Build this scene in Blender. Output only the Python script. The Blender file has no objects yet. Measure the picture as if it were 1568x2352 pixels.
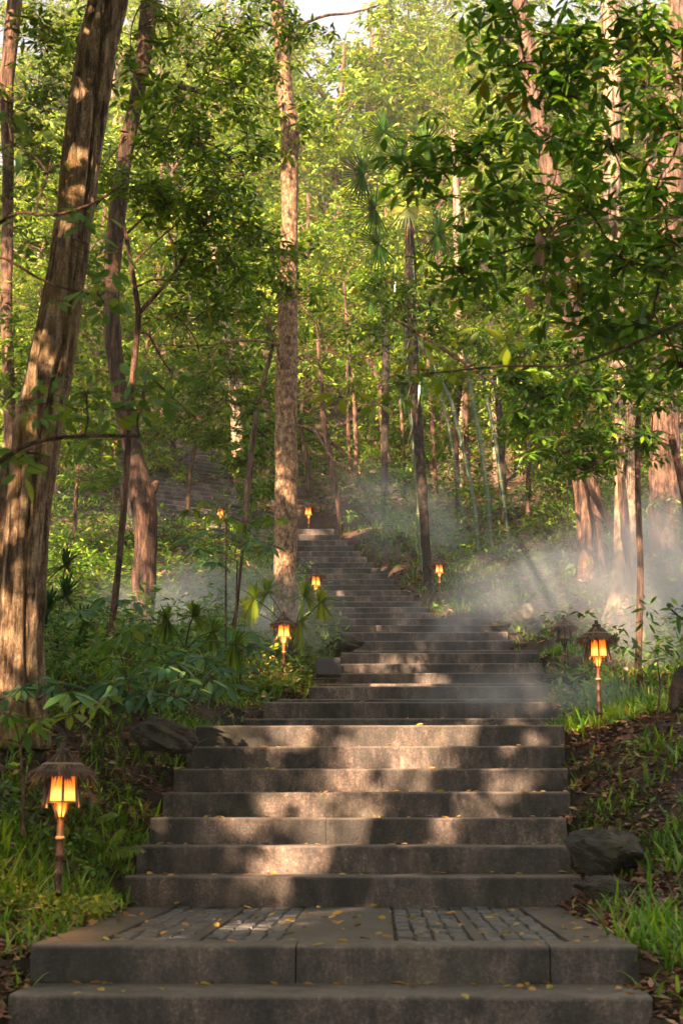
import bpy, math, random
import numpy as np
from mathutils import Vector, Matrix
R = math.radians
rng = np.random.default_rng(7); random.seed(7)
sc = bpy.context.scene
# ------------------------------------------------------------------ camera
F, PITCH, YAW = 3300.0, 11.8, 1.46            # focal length in px of a 1568x2352 picture
cd = bpy.data.cameras.new('camera'); cam = bpy.data.objects.new('camera', cd)
sc.collection.objects.link(cam); sc.camera = cam
cam.rotation_euler = (R(90 + PITCH), 0, R(YAW))
cd.sensor_fit = 'VERTICAL'; cd.sensor_height = 36; cd.sensor_width = 24
cd.lens = 36 * F / 2352; cd.clip_start = 0.1; cd.clip_end = 2000
cd.dof.use_dof = True; cd.dof.focus_distance = 17; cd.dof.aperture_fstop = 6.3
# ------------------------------------------------------------------ sky, sun, exposure
SUN_EL, SUN_AZ = 27, 24                        # sun behind the camera, to its left
S = np.array([-math.sin(R(SUN_AZ)) * math.cos(R(SUN_EL)), -math.cos(R(SUN_AZ)) * math.cos(R(SUN_EL)), math.sin(R(SUN_EL))])
w = bpy.data.worlds.new('World'); sc.world = w; w.use_nodes = True
nt = w.node_tree; sky = nt.nodes.new('ShaderNodeTexSky'); sky.sky_type = 'NISHITA'; sky.sun_disc = False
sky.sun_elevation = R(SUN_EL); sky.sun_rotation = math.atan2(S[0], S[1])
sky.dust_density = 4; sky.air_density = 1.2
hsv = nt.nodes.new('ShaderNodeHueSaturation'); hsv.inputs['Saturation'].default_value = .5      # thin bright haze over the blue
nt.links.new(sky.outputs[0], hsv.inputs['Color']); nt.links.new(hsv.outputs[0], nt.nodes['Background'].inputs[0]); nt.nodes['Background'].inputs[1].default_value = 0.052
sd = bpy.data.lights.new('sun', 'SUN'); sd.energy = 5; sd.angle = R(0.5); sd.color = (1.0, 0.66, 0.40)
so = bpy.data.objects.new('sun', sd); sc.collection.objects.link(so)
so.rotation_euler = Vector(-S).to_track_quat('-Z', 'Y').to_euler()
sc.view_settings.view_transform = 'Standard'; sc.view_settings.look = 'None'
sc.view_settings.exposure = 2.6; sc.view_settings.gamma = 1
cy = sc.cycles
cy.use_denoising = True
cy.max_bounces = 6; cy.diffuse_bounces = 3; cy.glossy_bounces = 2; cy.transmission_bounces = 3; cy.volume_bounces = 1
cy.transparent_max_bounces = 8; cy.volume_step_rate = 1.0; cy.volume_max_steps = 48
cy.sample_clamp_indirect = 4; cy.use_adaptive_sampling = True; cy.adaptive_threshold = 0.02
# ------------------------------------------------------------------ helpers
RM = np.array(cam.rotation_euler.to_matrix())
def P(px, py, d):
    v = RM @ np.array([(px - 784) / F, -(py - 1176) / F, -1.0]); return v / v[1] * d
def PA(px, py, d):                              # arrays
    px, py, d = np.broadcast_arrays(np.asarray(px, float), np.asarray(py, float), np.asarray(d, float))
    v = np.stack([(px - 784) / F, -(py - 1176) / F, -np.ones_like(px)], -1) @ RM.T
    return v / v[..., 1:2] * d[..., None]
def px_of(p):
    c = np.asarray(p) @ RM; return 784 + F * c[..., 0] / -c[..., 2], 1176 - F * c[..., 1] / -c[..., 2]
def norm(v): return v / np.maximum(np.linalg.norm(v, axis=-1, keepdims=True), 1e-9)
def lerp(a, b, t): return a + (b - a) * t
def sin_noise(p, f, s=0):
    x, y, z = p[..., 0] * f + s, p[..., 1] * f + 1.7 * s, p[..., 2] * f - s
    return (np.sin(x + 1.3 * np.sin(y * 1.1 + z)) + np.sin(y * 1.7 + 1.9 * np.sin(z * .9 + x * .6)) + np.sin(z * 1.5 + x * 1.3 + 2)) / 3

class MB:
    def __init__(s): s.v = []; s.f = []; s.n = 0
    def add(s, v, f):
        v = np.asarray(v, float).reshape(-1, 3); s.v.append(v)
        s.f.extend([tuple(int(i) + s.n for i in q) for q in f]); s.n += len(v); return s
    def box(s, lo, hi, jit=0):
        lo, hi = np.array(lo, float), np.array(hi, float)
        c = np.array([[x, y, z] for z in (0, 1) for y in (0, 1) for x in (0, 1)], float)
        v = lo + (hi - lo) * c + rng.normal(0, 1, (8, 3)) * jit
        return s.add(v, [(0, 2, 3, 1), (4, 5, 7, 6), (0, 1, 5, 4), (1, 3, 7, 5), (3, 2, 6, 7), (2, 0, 4, 6)])
    def tube(s, pts, rad, n=8, rough=0, rf=6, seed=0, ell=1, furrow=0):
        pts = np.asarray(pts, float); rad = np.broadcast_to(np.asarray(rad, float), (len(pts),))
        m = len(pts); t = norm(np.gradient(pts, axis=0))
        ref = np.array([0, 1.0, 0]) if abs(t[m // 2][1]) < .8 else np.array([1.0, 0, 0])
        u = norm(np.cross(t, ref)); v = norm(np.cross(t, u))
        a = np.linspace(0, 2 * math.pi, n, endpoint=False)
        ring = np.cos(a)[None, :, None] * u[:, None] + np.sin(a)[None, :, None] * v[:, None] * ell
        vv = pts[:, None] + ring * rad[:, None, None]
        if rough:
            k = sin_noise(vv, rf, seed) + .5 * sin_noise(vv, rf * 2.7, seed + 3)
            vv = pts[:, None] + ring * (rad[:, None] * (1 + rough * k))[..., None]
        if furrow:
            wob = .5 * np.sin(pts[:, 2] * 1.6 + seed)[:, None]
            k = sum(wt * np.exp(-((np.mod(a[None] - (fu + wob * wf) + math.pi, 2 * math.pi) - math.pi) / wd) ** 2) for fu, wf, wd, wt in FUR)
            vv = vv - ring * (rad[:, None] * furrow * k)[..., None]
        f = [(i * n + j, i * n + (j + 1) % n, (i + 1) * n + (j + 1) % n, (i + 1) * n + j) for i in range(m - 1) for j in range(n)]
        vv = np.concatenate([vv.reshape(-1, 3), pts[:1], pts[-1:]])
        f += [(j, m * n, (j + 1) % n) for j in range(n)]
        f += [((m - 1) * n + (j + 1) % n, m * n + 1, (m - 1) * n + j) for j in range(n)]
        return s.add(vv, f)
    def lathe(s, prof, c=(0, 0, 0), n=24, jit=0):
        prof = np.asarray(prof, float); a = np.linspace(0, 2 * math.pi, n, endpoint=False); m = len(prof)
        rr = prof[:, 0][:, None] * (1 + rng.normal(0, jit, (m, n)))
        v = np.stack([rr * np.cos(a), rr * np.sin(a), np.broadcast_to(prof[:, 1][:, None], (m, n)) + rng.normal(0, 1, (m, n)) * jit * .1], -1)
        f = [(i * n + j, i * n + (j + 1) % n, (i + 1) * n + (j + 1) % n, (i + 1) * n + j) for i in range(m - 1) for j in range(n)]
        return s.add(v.reshape(-1, 3) + np.array(c), f)
FUR = [(1.2, 1, .2, 1)]
def link(name, me, mat, parent=None, smooth=False):
    if mat is not None: me.materials.append(mat)
    o = bpy.data.objects.new(name, me); sc.collection.objects.link(o)
    if parent is not None: o.parent = parent
    if smooth: me.polygons.foreach_set('use_smooth', [True] * len(me.polygons))
    return o
def build(name, mb, mat, parent=None, smooth=False, root=None):
    """vertices are given in world space; they are stored relative to the thing's base"""
    v = np.concatenate(mb.v)
    b = root if root is not None else parent
    if b is not None: v = v - np.array(b.location)
    me = bpy.data.meshes.new(name); me.from_pydata(v.tolist(), [], mb.f); me.update()
    return link(name, me, mat, parent, smooth)
def fast_mesh(name, verts, faces, k):
    """faces: (n,k) array"""
    me = bpy.data.meshes.new(name); nv, nf = len(verts), len(faces)
    me.vertices.add(nv); me.vertices.foreach_set('co', np.ascontiguousarray(verts, dtype=np.float32).ravel())
    me.loops.add(nf * k); me.loops.foreach_set('vertex_index', np.ascontiguousarray(faces, dtype=np.int32).ravel())
    me.polygons.add(nf); me.polygons.foreach_set('loop_start', np.arange(0, nf * k, k, dtype=np.int32))
    me.update(calc_edges=True); return me
def thing(name, label, cat, loc, group=None, rotz=0):
    o = bpy.data.objects.new(name, None); sc.collection.objects.link(o); o.empty_display_size = .1
    o.location = tuple(float(a) for a in loc); o.rotation_euler = (0, 0, rotz)
    o['label'] = label; o['category'] = cat
    if group: o['group'] = group
    return o
def tag(o, label=None, cat=None, group=None, kind=None):
    if label: o['label'] = label
    if cat: o['category'] = cat
    if group: o['group'] = group
    if kind: o['kind'] = kind
    return o
# ------------------------------------------------------------------ materials
def mat(name):
    m = bpy.data.materials.new(name); m.use_nodes = True; n = m.node_tree
    return m, n, n.nodes['Principled BSDF']
def N(n, t, **kw):
    o = n.nodes.new(t)
    for k, v in kw.items():
        if k.startswith('i_'): o.inputs[k[2:].replace('_', ' ')].default_value = v
        else: setattr(o, k, v)
    return o
def ramp(n, fac, stops):
    r = n.nodes.new('ShaderNodeValToRGB'); e = r.color_ramp.elements
    while len(e) < len(stops): e.new(0.5)
    for k, (p, c) in enumerate(stops): e[k].position = p; e[k].color = (*c, 1)
    n.links.new(fac, r.inputs[0]); return r
def noise(n, scale, detail=5, rough=.6, vec=None, stretch=None):
    t = N(n, 'ShaderNodeTexNoise', i_Scale=scale, i_Detail=detail, i_Roughness=rough)
    c = n.nodes.new('ShaderNodeTexCoord'); src = c.outputs['Object']
    if stretch:
        mp = n.nodes.new('ShaderNodeMapping'); mp.inputs['Scale'].default_value = stretch
        n.links.new(src, mp.inputs[0]); src = mp.outputs[0]
    n.links.new(src, t.inputs['Vector']); return t
def mixc(n, a, b, f, mode='MIX'):
    m = N(n, 'ShaderNodeMix', data_type='RGBA', blend_type=mode)
    for s, v in ((m.inputs[0], f), (m.inputs[6], a), (m.inputs[7], b)):
        if hasattr(v, 'is_linked'): n.links.new(v, s)
        else: s.default_value = v if not isinstance(v, tuple) or len(v) == 4 else (*v, 1)
    return m.outputs[2]
def bump(n, bs, h, dist, st=1):
    b = N(n, 'ShaderNodeBump'); b.inputs['Distance'].default_value = dist; b.inputs['Strength'].default_value = st
    n.links.new(h, b.inputs['Height']); n.links.new(b.outputs[0], bs.inputs['Normal'])
def stone(name, a, b, c, moss=(.05, .07, .02), mossf=.45, rough=.75, sc_=3.0):
    m, n, bs = mat(name)
    n1 = noise(n, sc_, 6, .65, stretch=(1, 1, .45)); n2 = noise(n, sc_ * 14, 4, .7); n3 = noise(n, sc_ * .45, 3, .5)
    c1 = ramp(n, n1.outputs[0], [(.3, a), (.52, b), (.72, c)])
    sp = ramp(n, n2.outputs[0], [(.3, (.62, .62, .62)), (.6, (1.1, 1.1, 1.1)), (.75, (1.55, 1.5, 1.4))])
    col = mixc(n, c1.outputs[0], sp.outputs[0], 1.0, 'MULTIPLY')
    mf = ramp(n, n3.outputs[0], [(mossf, (0, 0, 0)), (mossf + .25, (.55, .55, .55))])
    col = mixc(n, col, (*moss, 1), mf.outputs[0])
    n.links.new(col, bs.inputs['Base Color']); bs.inputs['Roughness'].default_value = rough
    ad = N(n, 'ShaderNodeMath', operation='ADD'); n.links.new(n1.outputs[0], ad.inputs[0]); n.links.new(n2.outputs[0], ad.inputs[1])
    bump(n, bs, ad.outputs[0], .02, .6); return m
def bark(name, cols, f=9, st=(1, 1, .22), dist=.03, rough=.85, moss=None, fine=(.6, 1.3), streak=0):
    m, n, bs = mat(name)
    n1 = noise(n, f, 8, .7, stretch=st); n2 = noise(n, f * 5, 5, .7, stretch=(1, 1, .5)); n3 = noise(n, 1.3, 4, .6)
    c1 = ramp(n, n1.outputs[0], [(.33, cols[0]), (.47, cols[1]), (.6, cols[2])])
    f2 = ramp(n, n2.outputs[0], [(.35, (fine[0],) * 3), (.65, (fine[1],) * 3)])
    col = mixc(n, c1.outputs[0], f2.outputs[0], 1.0, 'MULTIPLY')
    if streak:
        n4 = noise(n, streak, 6, .75, stretch=(1, 1, .09)); f4 = ramp(n, n4.outputs[0], [(.40, (.13, .10, .09)), (.485, (.85, .8, .75)), (.62, (1.2, 1.2, 1.2))])
        col = mixc(n, col, f4.outputs[0], 1.0, 'MULTIPLY')
    if moss:
        mf = ramp(n, n3.outputs[0], [(.48, (0, 0, 0)), (.64, (.7, .7, .7))]); col = mixc(n, col, (*moss, 1), mf.outputs[0])
    n.links.new(col, bs.inputs['Base Color']); bs.inputs['Roughness'].default_value = rough
    ad = N(n, 'ShaderNodeMath', operation='ADD'); n.links.new(n1.outputs[0], ad.inputs[0]); n.links.new(n2.outputs[0], ad.inputs[1])
    bump(n, bs, ad.outputs[0], dist, .9); return m
def leaf(name, stops, rough=.45, trans=.35, tint=(1.25, 1.25, .5), spec=.5):
    m, n, bs = mat(name)
    g = n.nodes.new('ShaderNodeNewGeometry')
    r = ramp(n, g.outputs['Random Per Island'], stops)
    big = noise(n, .9, 2, .5); v = ramp(n, big.outputs[0], [(.3, (.75, .78, .8)), (.7, (1.25, 1.22, 1.1))])
    col = mixc(n, r.outputs[0], v.outputs[0], 1.0, 'MULTIPLY')
    n.links.new(col, bs.inputs['Base Color']); bs.inputs['Roughness'].default_value = rough
    bs.inputs['Specular IOR Level'].default_value = spec
    tr = n.nodes.new('ShaderNodeBsdfTranslucent'); tc = mixc(n, col, (*tint, 1), 1.0, 'MULTIPLY'); n.links.new(tc, tr.inputs[0])
    mx = n.nodes.new('ShaderNodeMixShader'); mx.inputs[0].default_value = trans
    n.links.new(bs.outputs[0], mx.inputs[1]); n.links.new(tr.outputs[0], mx.inputs[2])
    n.links.new(mx.outputs[0], n.nodes['Material Output'].inputs[0]); return m
def plain(name, col, rough=.7, nscale=0, var=.3):
    m, n, bs = mat(name); bs.inputs['Roughness'].default_value = rough
    if nscale:
        t = noise(n, nscale, 5, .65); a = tuple(x * (1 - var) for x in col); b = tuple(x * (1 + var) for x in col)
        r = ramp(n, t.outputs[0], [(.35, a), (.65, b)]); n.links.new(r.outputs[0], bs.inputs['Base Color']); bump(n, bs, t.outputs[0], .005, .5)
    else: bs.inputs['Base Color'].default_value = (*col, 1)
    return m
def step_material():
    m, n, bs = mat('step_stone')
    tc = n.nodes.new('ShaderNodeTexCoord')
    n1 = noise(n, 2.3, 7, .68, stretch=(1, 1, .6)); n2 = noise(n, 70, 3, .8); n3 = noise(n, 9, 8, .8, stretch=(1.4, 1, .4))
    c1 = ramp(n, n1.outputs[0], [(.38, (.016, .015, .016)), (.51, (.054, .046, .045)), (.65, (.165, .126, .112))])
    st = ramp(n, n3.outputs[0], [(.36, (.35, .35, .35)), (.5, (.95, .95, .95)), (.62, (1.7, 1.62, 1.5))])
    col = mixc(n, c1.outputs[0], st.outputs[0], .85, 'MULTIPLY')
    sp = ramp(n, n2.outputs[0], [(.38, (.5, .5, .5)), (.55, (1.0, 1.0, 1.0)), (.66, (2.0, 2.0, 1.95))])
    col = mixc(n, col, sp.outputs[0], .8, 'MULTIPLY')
    # lichen-pale worn nose edge: follows the stone's own height
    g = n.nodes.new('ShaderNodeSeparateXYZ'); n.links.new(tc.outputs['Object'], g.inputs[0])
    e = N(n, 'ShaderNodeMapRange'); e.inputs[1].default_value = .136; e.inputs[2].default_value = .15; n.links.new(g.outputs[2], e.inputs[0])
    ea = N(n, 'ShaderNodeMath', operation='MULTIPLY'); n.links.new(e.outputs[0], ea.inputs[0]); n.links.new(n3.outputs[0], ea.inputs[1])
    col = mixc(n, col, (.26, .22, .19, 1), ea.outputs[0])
    ms = noise(n, 1.4, 5, .7); mr = ramp(n, ms.outputs[0], [(.56, (0, 0, 0)), (.7, (.5, .5, .5))])
    col = mixc(n, col, (.06, .065, .03, 1), mr.outputs[0])
    n.links.new(col, bs.inputs['Base Color']); bs.inputs['Roughness'].default_value = .62
    ad = N(n, 'ShaderNodeMath', operation='ADD'); n.links.new(n3.outputs[0], ad.inputs[0]); n.links.new(n2.outputs[0], ad.inputs[1])
    bump(n, bs, ad.outputs[0], .008, .7); return m
M = {}
M['step'] = step_material()
M['sett'] = stone('sett_stone', (.05, .052, .057), (.13, .132, .138), (.22, .22, .225), mossf=.62, sc_=9, rough=.42)
M['slab'] = stone('slab_stone', (.045, .043, .045), (.085, .08, .08), (.13, .12, .118), mossf=.6, sc_=2.2, rough=.45)
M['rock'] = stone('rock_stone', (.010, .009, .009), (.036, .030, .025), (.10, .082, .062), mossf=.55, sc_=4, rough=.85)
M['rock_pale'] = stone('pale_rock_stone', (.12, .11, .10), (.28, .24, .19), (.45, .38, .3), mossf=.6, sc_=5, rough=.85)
M['mortar'] = stone('dark_mortar', (.02, .018, .016), (.04, .036, .032), (.07, .06, .055), sc_=8)
M['soil'] = stone('soil', (.022, .014, .010), (.055, .034, .024), (.12, .068, .046), moss=(.035, .04, .014), mossf=.55, sc_=5, rough=.95)
M['bark_big'] = bark('pale_furrowed_bark', ((.05, .03, .02), (.27, .185, .11), (.58, .46, .31)), 26, (1, 1, .25), .06, moss=(.30, .19, .04), streak=22, fine=(.5, 1.45))
M['bark_mott'] = bark('mottled_bark', ((.035, .02, .012), (.17, .10, .06), (.42, .29, .18)), 26, (1, 1, .6), .02, fine=(.45, 1.5))
M['bark_dark'] = bark('dark_bark', ((.012, .008, .006), (.06, .034, .024), (.17, .095, .065)), 16, (1, 1, .2), .03, streak=24)
M['bark_red'] = bark('reddish_bark', ((.03, .017, .012), (.11, .062, .044), (.26, .155, .11)), 18, (1, 1, .25), .03, streak=22)
M['bark_pale'] = bark('pale_smooth_bark', ((.07, .045, .03), (.24, .18, .125), (.42, .33, .24)), 16, (1, 1, .45), .012, fine=(.55, 1.35), streak=18)
M['twig'] = bark('twig_bark', ((.06, .04, .028), (.15, .10, .065), (.26, .18, .12)), 20, (1, 1, .3), .004)
M['palm_bark'] = bark('fibrous_palm_bark', ((.006, .005, .005), (.018, .014, .012), (.06, .045, .035)), 16, (1, 1, .8), .03)
def bamboo_mat():
    m, n, bs = mat('bamboo_skin'); tc = n.nodes.new('ShaderNodeTexCoord')
    t = noise(n, 3, 3, .5); r = ramp(n, t.outputs[0], [(.35, (.03, .065, .035)), (.55, (.065, .115, .06)), (.75, (.14, .16, .09))])
    n.links.new(r.outputs[0], bs.inputs['Base Color']); bs.inputs['Roughness'].default_value = .4; return m
M['bamboo'] = bamboo_mat()
G = lambda *a: [(i / (len(a) - 1) if len(a) > 1 else 0, c) for i, c in enumerate(a)]
M['leaf_front'] = leaf('dark_glossy_leaf', [(0, (.035, .105, .012)), (.4, (.065, .18, .014)), (.8, (.12, .27, .018)), (.93, (.2, .34, .02)), (1, (.18, .10, .02))], .36, .48)
M['leaf_mid'] = leaf('green_leaf', [(0, (.04, .105, .014)), (.4, (.085, .19, .018)), (.75, (.16, .29, .022)), (.95, (.28, .38, .025)), (1, (.32, .24, .02))], .40, .48)
M['leaf_blue'] = leaf('blue_green_leaf', [(0, (.03, .10, .045)), (.5, (.06, .17, .07)), (.9, (.12, .25, .08)), (1, (.18, .28, .05))], .35, .25, (1.2, 1.3, .7))
M['leaf_back'] = leaf('yellow_green_leaf', [(0, (.045, .115, .012)), (.35, (.11, .215, .018)), (.7, (.22, .34, .022)), (.92, (.38, .44, .04)), (1, (.42, .28, .12))], .5, .4)
M['leaf_under'] = leaf('undergrowth_leaf', [(0, (.04, .10, .012)), (.4, (.08, .19, .016)), (.8, (.15, .29, .02)), (.95, (.26, .36, .03)), (1, (.24, .14, .05))], .4, .4)
M['leaf_near'] = leaf('pale_soft_leaf', [(0, (.08, .18, .06)), (.6, (.13, .27, .08)), (1, (.25, .33, .04))], .4, .4)
M['grass'] = leaf('grass_blade', [(0, (.05, .14, .009)), (.4, (.10, .24, .014)), (.8, (.19, .36, .02)), (.96, (.32, .44, .03)), (1, (.3, .24, .09))], .4, .35)
M['lime'] = leaf('lime_leaf', [(0, (.10, .18, .015)), (.6, (.2, .3, .02)), (1, (.33, .38, .03))], .4, .35)
M['palm_leaf'] = leaf('palm_leaf', [(0, (.012, .055, .010)), (.6, (.025, .09, .015)), (1, (.06, .15, .025))], .35, .2)
M['palm_pale'] = leaf('pale_palm_leaf', [(0, (.35, .38, .12)), (1, (.5, .5, .2))], .4, .3, (1.1, 1.1, .8))
M['litter'] = leaf('fallen_leaf', [(0, (.05, .022, .016)), (.3, (.12, .05, .034)), (.6, (.24, .11, .07)), (.82, (.38, .20, .12)), (.93, (.46, .27, .08)), (1, (.36, .33, .31))], .55, .08, (1, 1, 1))
M['dead_leaf'] = leaf('withered_leaf', [(0, (.2, .12, .085)), (1, (.34, .22, .16))], .7, .15, (1, 1, 1))
M['yellow_leaf'] = leaf('yellow_fallen_leaf', [(0, (.45, .18, .03)), (.5, (.55, .32, .04)), (1, (.42, .38, .06))], .45, .05, (1, 1, 1))
M['thatch'] = leaf('thatch_fibre', [(0, (.02, .013, .010)), (.5, (.09, .055, .04)), (1, (.3, .2, .14))], .8, .05, (1, 1, 1))
M['wood'] = plain('stained_bamboo_wood', (.055, .028, .02), .5, 30, .5)
M['wood_dark'] = plain('dark_wood', (.03, .017, .013), .5, 30, .4)
M['band'] = plain('pale_binding', (.30, .21, .13), .5)
M['green_pole'] = plain('green_painted_pole', (.02, .16, .07), .4)
M['metal_black'] = plain('black_metal', (.012, .012, .013), .35)
def glow_mat():
    m, n, bs = mat('lit_paper_panel'); tc = n.nodes.new('ShaderNodeTexCoord'); g = n.nodes.new('ShaderNodeSeparateXYZ')
    n.links.new(tc.outputs['Generated'], g.inputs[0])
    r = ramp(n, g.outputs[2], [(0, (1.0, .30, .03)), (.24, (1.0, .47, .11)), (.55, (1.0, .20, .012)), (1, (.8, .09, .003))])
    st = N(n, 'ShaderNodeMapRange'); n.links.new(g.outputs[2], st.inputs[0]); st.inputs[3].default_value = .52; st.inputs[4].default_value = .13
    t = noise(n, 22, 3, .6, stretch=(1, 1, .15)); mu = N(n, 'ShaderNodeMath', operation='MULTIPLY'); n.links.new(st.outputs[0], mu.inputs[0])
    mr = N(n, 'ShaderNodeMapRange'); n.links.new(t.outputs[0], mr.inputs[0]); mr.inputs[1].default_value = .3; mr.inputs[2].default_value = .7; mr.inputs[3].default_value = .6; mr.inputs[4].default_value = 1.2
    n.links.new(mr.outputs[0], mu.inputs[1])
    n.links.new(r.outputs[0], bs.inputs['Emission Color']); n.links.new(mu.outputs[0], bs.inputs['Emission Strength'])
    bs.inputs['Base Color'].default_value = (.3, .14, .04, 1); return m
M['glow'] = glow_mat()
M['paper_off'] = plain('unlit_paper_panel', (.22, .13, .06), .6, 20, .3)
def glass_mat():
    m, n, bs = mat('lamp_glass'); bs.inputs['Base Color'].default_value = (.03, .025, .028, 1); bs.inputs['Roughness'].default_value = .3; bs.inputs['Metallic'].default_value = .5; return m
M['lens'] = glass_mat()
# ------------------------------------------------------------------ stairs data: (nose y px, level z, left x px, right x px)
H0, HS = -.48, .15
nose_y = {}
lower = [(2.0, 0)]
steps = []          # (depth of nose, top z, x left, x right) in metres
def add_step(ypx, z, xl, xr, d=None):
    if d is None:
        a = math.atan((1176 - ypx) / F) + R(PITCH); d = z / math.tan(a)
    steps.append([d, z, P(xl, ypx, d)[0], P(xr, ypx, d)[0]])
add_step(2285, -.615, 20, 1497, 5.15)
add_step(2172, H0, 72, 1463, 5.5)
for k, (yy, xl, xr) in enumerate([(2012, 285, 1335), (1942, 315, 1308), (1878, 345, 1300), (1818, 375, 1308), (1763, 400, 1303), (1711, 428, 1297), (1664, 450, 1295)]):
    add_step(yy, H0 + HS * (k + 1), xl, xr, (7.8, 8.15, 8.5, 8.85, 9.2, 9.45, 9.7)[k])
zz = H0 + HS * 7
for yy, xl, xr in [(1650, 560, 1290), (1612, 605, 1268), (1605, 640, 1268), (1576, 709, 1262), (1570, 728, 1255), (1546, 772, 1250), (1524, 780, 1245), (1500, 783, 1238), (1494, 786, 1236), (1472, 786, 1172), (1452, 782, 1165), (1436, 776, 1150), (1420, 772, 1129)]:
    zz += HS; add_step(yy, zz, xl, xr)
n_main = len(steps)
for k in range(1, 17):
    t = k / 16; zz += HS
    add_step(1420 - 206 * t, zz, lerp(735, 575, t), lerp(1012, 767, t))
for i in range(1, len(steps)):
    if steps[i][0] < steps[i - 1][0] + .22: steps[i][0] = steps[i - 1][0] + .22
steps_a = np.array(steps)
# ------------------------------------------------------------------ ground
by = np.array([-40, 0, 4.5, 6.0, 7.8, 9.8, 11.2, 13.4, 15, 16.5, 18.7, 24.8, 30, 40, 60, 90, 150, 300])
bz = np.array([-1.6, -1.1, -.85, -.6, -.38, .48, .62, 1.08, 1.36, 1.8, 2.4, 4.75, 6.7, 11.4, 23.5, 42, 66, 80])
ctrl = [(60, 1665, 8.6), (-200, 1500, 9), (145, 2005, 6.8), (0, 2060, 6.5), (60, 2250, 5.6), (-150, 2300, 5.5), (300, 2010, 7.2), (250, 1850, 7.6), (370, 1740, 8.7),
        (255, 1490, 11), (100, 1560, 10.5), (600, 1650, 10.7), (650, 1605, 13.6), (450, 1600, 12), (330, 1460, 16), (650, 1515, 16.4), (200, 1300, 19), (0, 1300, 18), (500, 1330, 19),
        (250, 1180, 26), (480, 1280, 22), (60, 1120, 28), (350, 1168, 23.6), (450, 1182, 24), (530, 1192, 24.3), (740, 1545, 14.8), (790, 1490, 16.5), (560, 1420, 18),
        (1345, 2090, 6.8), (1500, 2250, 5.8), (1490, 2000, 7.0), (1550, 1900, 7.5), (1350, 1800, 8.3), (1400, 1690, 9.5), (1370, 1615, 10.4), (1560, 1640, 10), (1290, 1560, 13.2), (1290, 1505, 15.5),
        (1420, 1490, 16), (1200, 1430, 19.5), (1010, 1395, 20.8), (1130, 1330, 21.5), (1350, 1340, 22), (1520, 1320, 23), (980, 1325, 22), (1200, 1220, 26), (800, 1235, 25.3), (880, 1160, 28.5), (1000, 1150, 30), (1400, 1160, 30)]
CP = np.array([P(*c) for c in ctrl]); CR = CP[:, 2] - np.interp(CP[:, 1], by, bz); CS = .09 * CP[:, 1] + .35
TA = P(585, 1190, 25.3); UX = np.array([math.cos(R(35)), math.sin(R(35)), 0]); UY = np.array([-.24, .97, 0])
TI = np.linalg.inv(np.array([[UX[0], UY[0]], [UX[1], UY[1]]]))
def in_top(x, y):
    fa, fb = TI[0, 0] * (x - TA[0]) + TI[0, 1] * (y - TA[1]), TI[1, 0] * (x - TA[0]) + TI[1, 1] * (y - TA[1])
    return (fa > -2.8) & (fa < .3) & (fb > -.9) & (fb < 6.4)
def gz(x, y, carve=False):
    x, y = np.broadcast_arrays(np.asarray(x, float), np.asarray(y, float)); shp = x.shape; x = x.ravel(); y = y.ravel()
    base = np.interp(y, by, bz); num = np.zeros_like(x); den = np.full_like(x, .12)
    for c, r, s in zip(CP, CR, CS):
        k = np.exp(-((x - c[0]) ** 2 + (y - c[1]) ** 2) / (2 * s * s)); num += k * r; den += k
    z = base + num / den
    p = np.stack([x, y, np.zeros_like(x)], -1)
    z = z + .05 * sin_noise(p, 1.7) + .022 * sin_noise(p, 5.3, 2) + np.clip(y - 30, 0, 40) * .05 * sin_noise(p, .13, 5)
    # keep the ground below the treads inside the flight
    i = np.clip(np.searchsorted(steps_a[:, 0], y) - 1, 0, len(steps_a) - 1)
    st = steps_a[i]; ok = (y > steps_a[0, 0] - .1) & (y < steps_a[-1, 0] + 1.2)
    ins = ok & (x > st[:, 2] + .03) & (x < st[:, 3] - .03)
    z = np.where(ins, np.minimum(z, st[:, 1] - .22), z)
    e = np.maximum(st[:, 2] - x, x - st[:, 3]); st2 = steps_a[np.clip(np.searchsorted(steps_a[:, 0], y - .13) - 1, 0, len(steps_a) - 1)]; zl = np.minimum(np.interp(y, steps_a[:, 0], steps_a[:, 1]) - .07, st2[:, 1] - .012); zi = np.interp(y, steps_a[:, 0], steps_a[:, 1]) - .09; kk = np.clip(e / .22, 0, 1); zl = zl * (1 - kk) + zi * kk
    q = np.clip(e / .75, 0, 1); q = q * q * (3 - 2 * q); q = np.where(ok, q, 1)
    z = np.where(ins, z, zl * (1 - q) + z * q)
    fa, fb = TI[0, 0] * (x - TA[0]) + TI[0, 1] * (y - TA[1]), TI[1, 0] * (x - TA[0]) + TI[1, 1] * (y - TA[1])
    z = np.where((fa > -2.45) & (fa < .1) & (fb > -.1) & (fb < 6.4), np.minimum(z, steps_a[-1, 1] + .15 * np.maximum(fb, -1.5) / .30 - .22), z)
    z = np.where((y <= steps_a[0, 0] - .1) & (np.abs(x) < 1.5), np.minimum(z, H0 - .5), z)
    return z.reshape(shp)
def axis(parts):
    out = []
    for a, b, s in parts: out += list(np.arange(a, b, s))
    return np.array(out + [parts[-1][1]])
gx = axis([(-140, -30, 6), (-30, -8, 1), (-8, -3, .25), (-3, 3, .08), (3, 8, .25), (8, 30, 1), (30, 140, 6)])
gy = axis([(-40, 3, 1.5), (3, 12, .08), (12, 26, .2), (26, 60, 1), (60, 300, 6)])
X, Y = np.meshgrid(gx, gy); Z = gz(X, Y)
nx = len(gx); idx = np.arange(len(gx) * len(gy)).reshape(len(gy), nx)
fc = np.stack([idx[:-1, :-1], idx[:-1, 1:], idx[1:, 1:], idx[1:, :-1]], -1).reshape(-1, 4)
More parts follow.
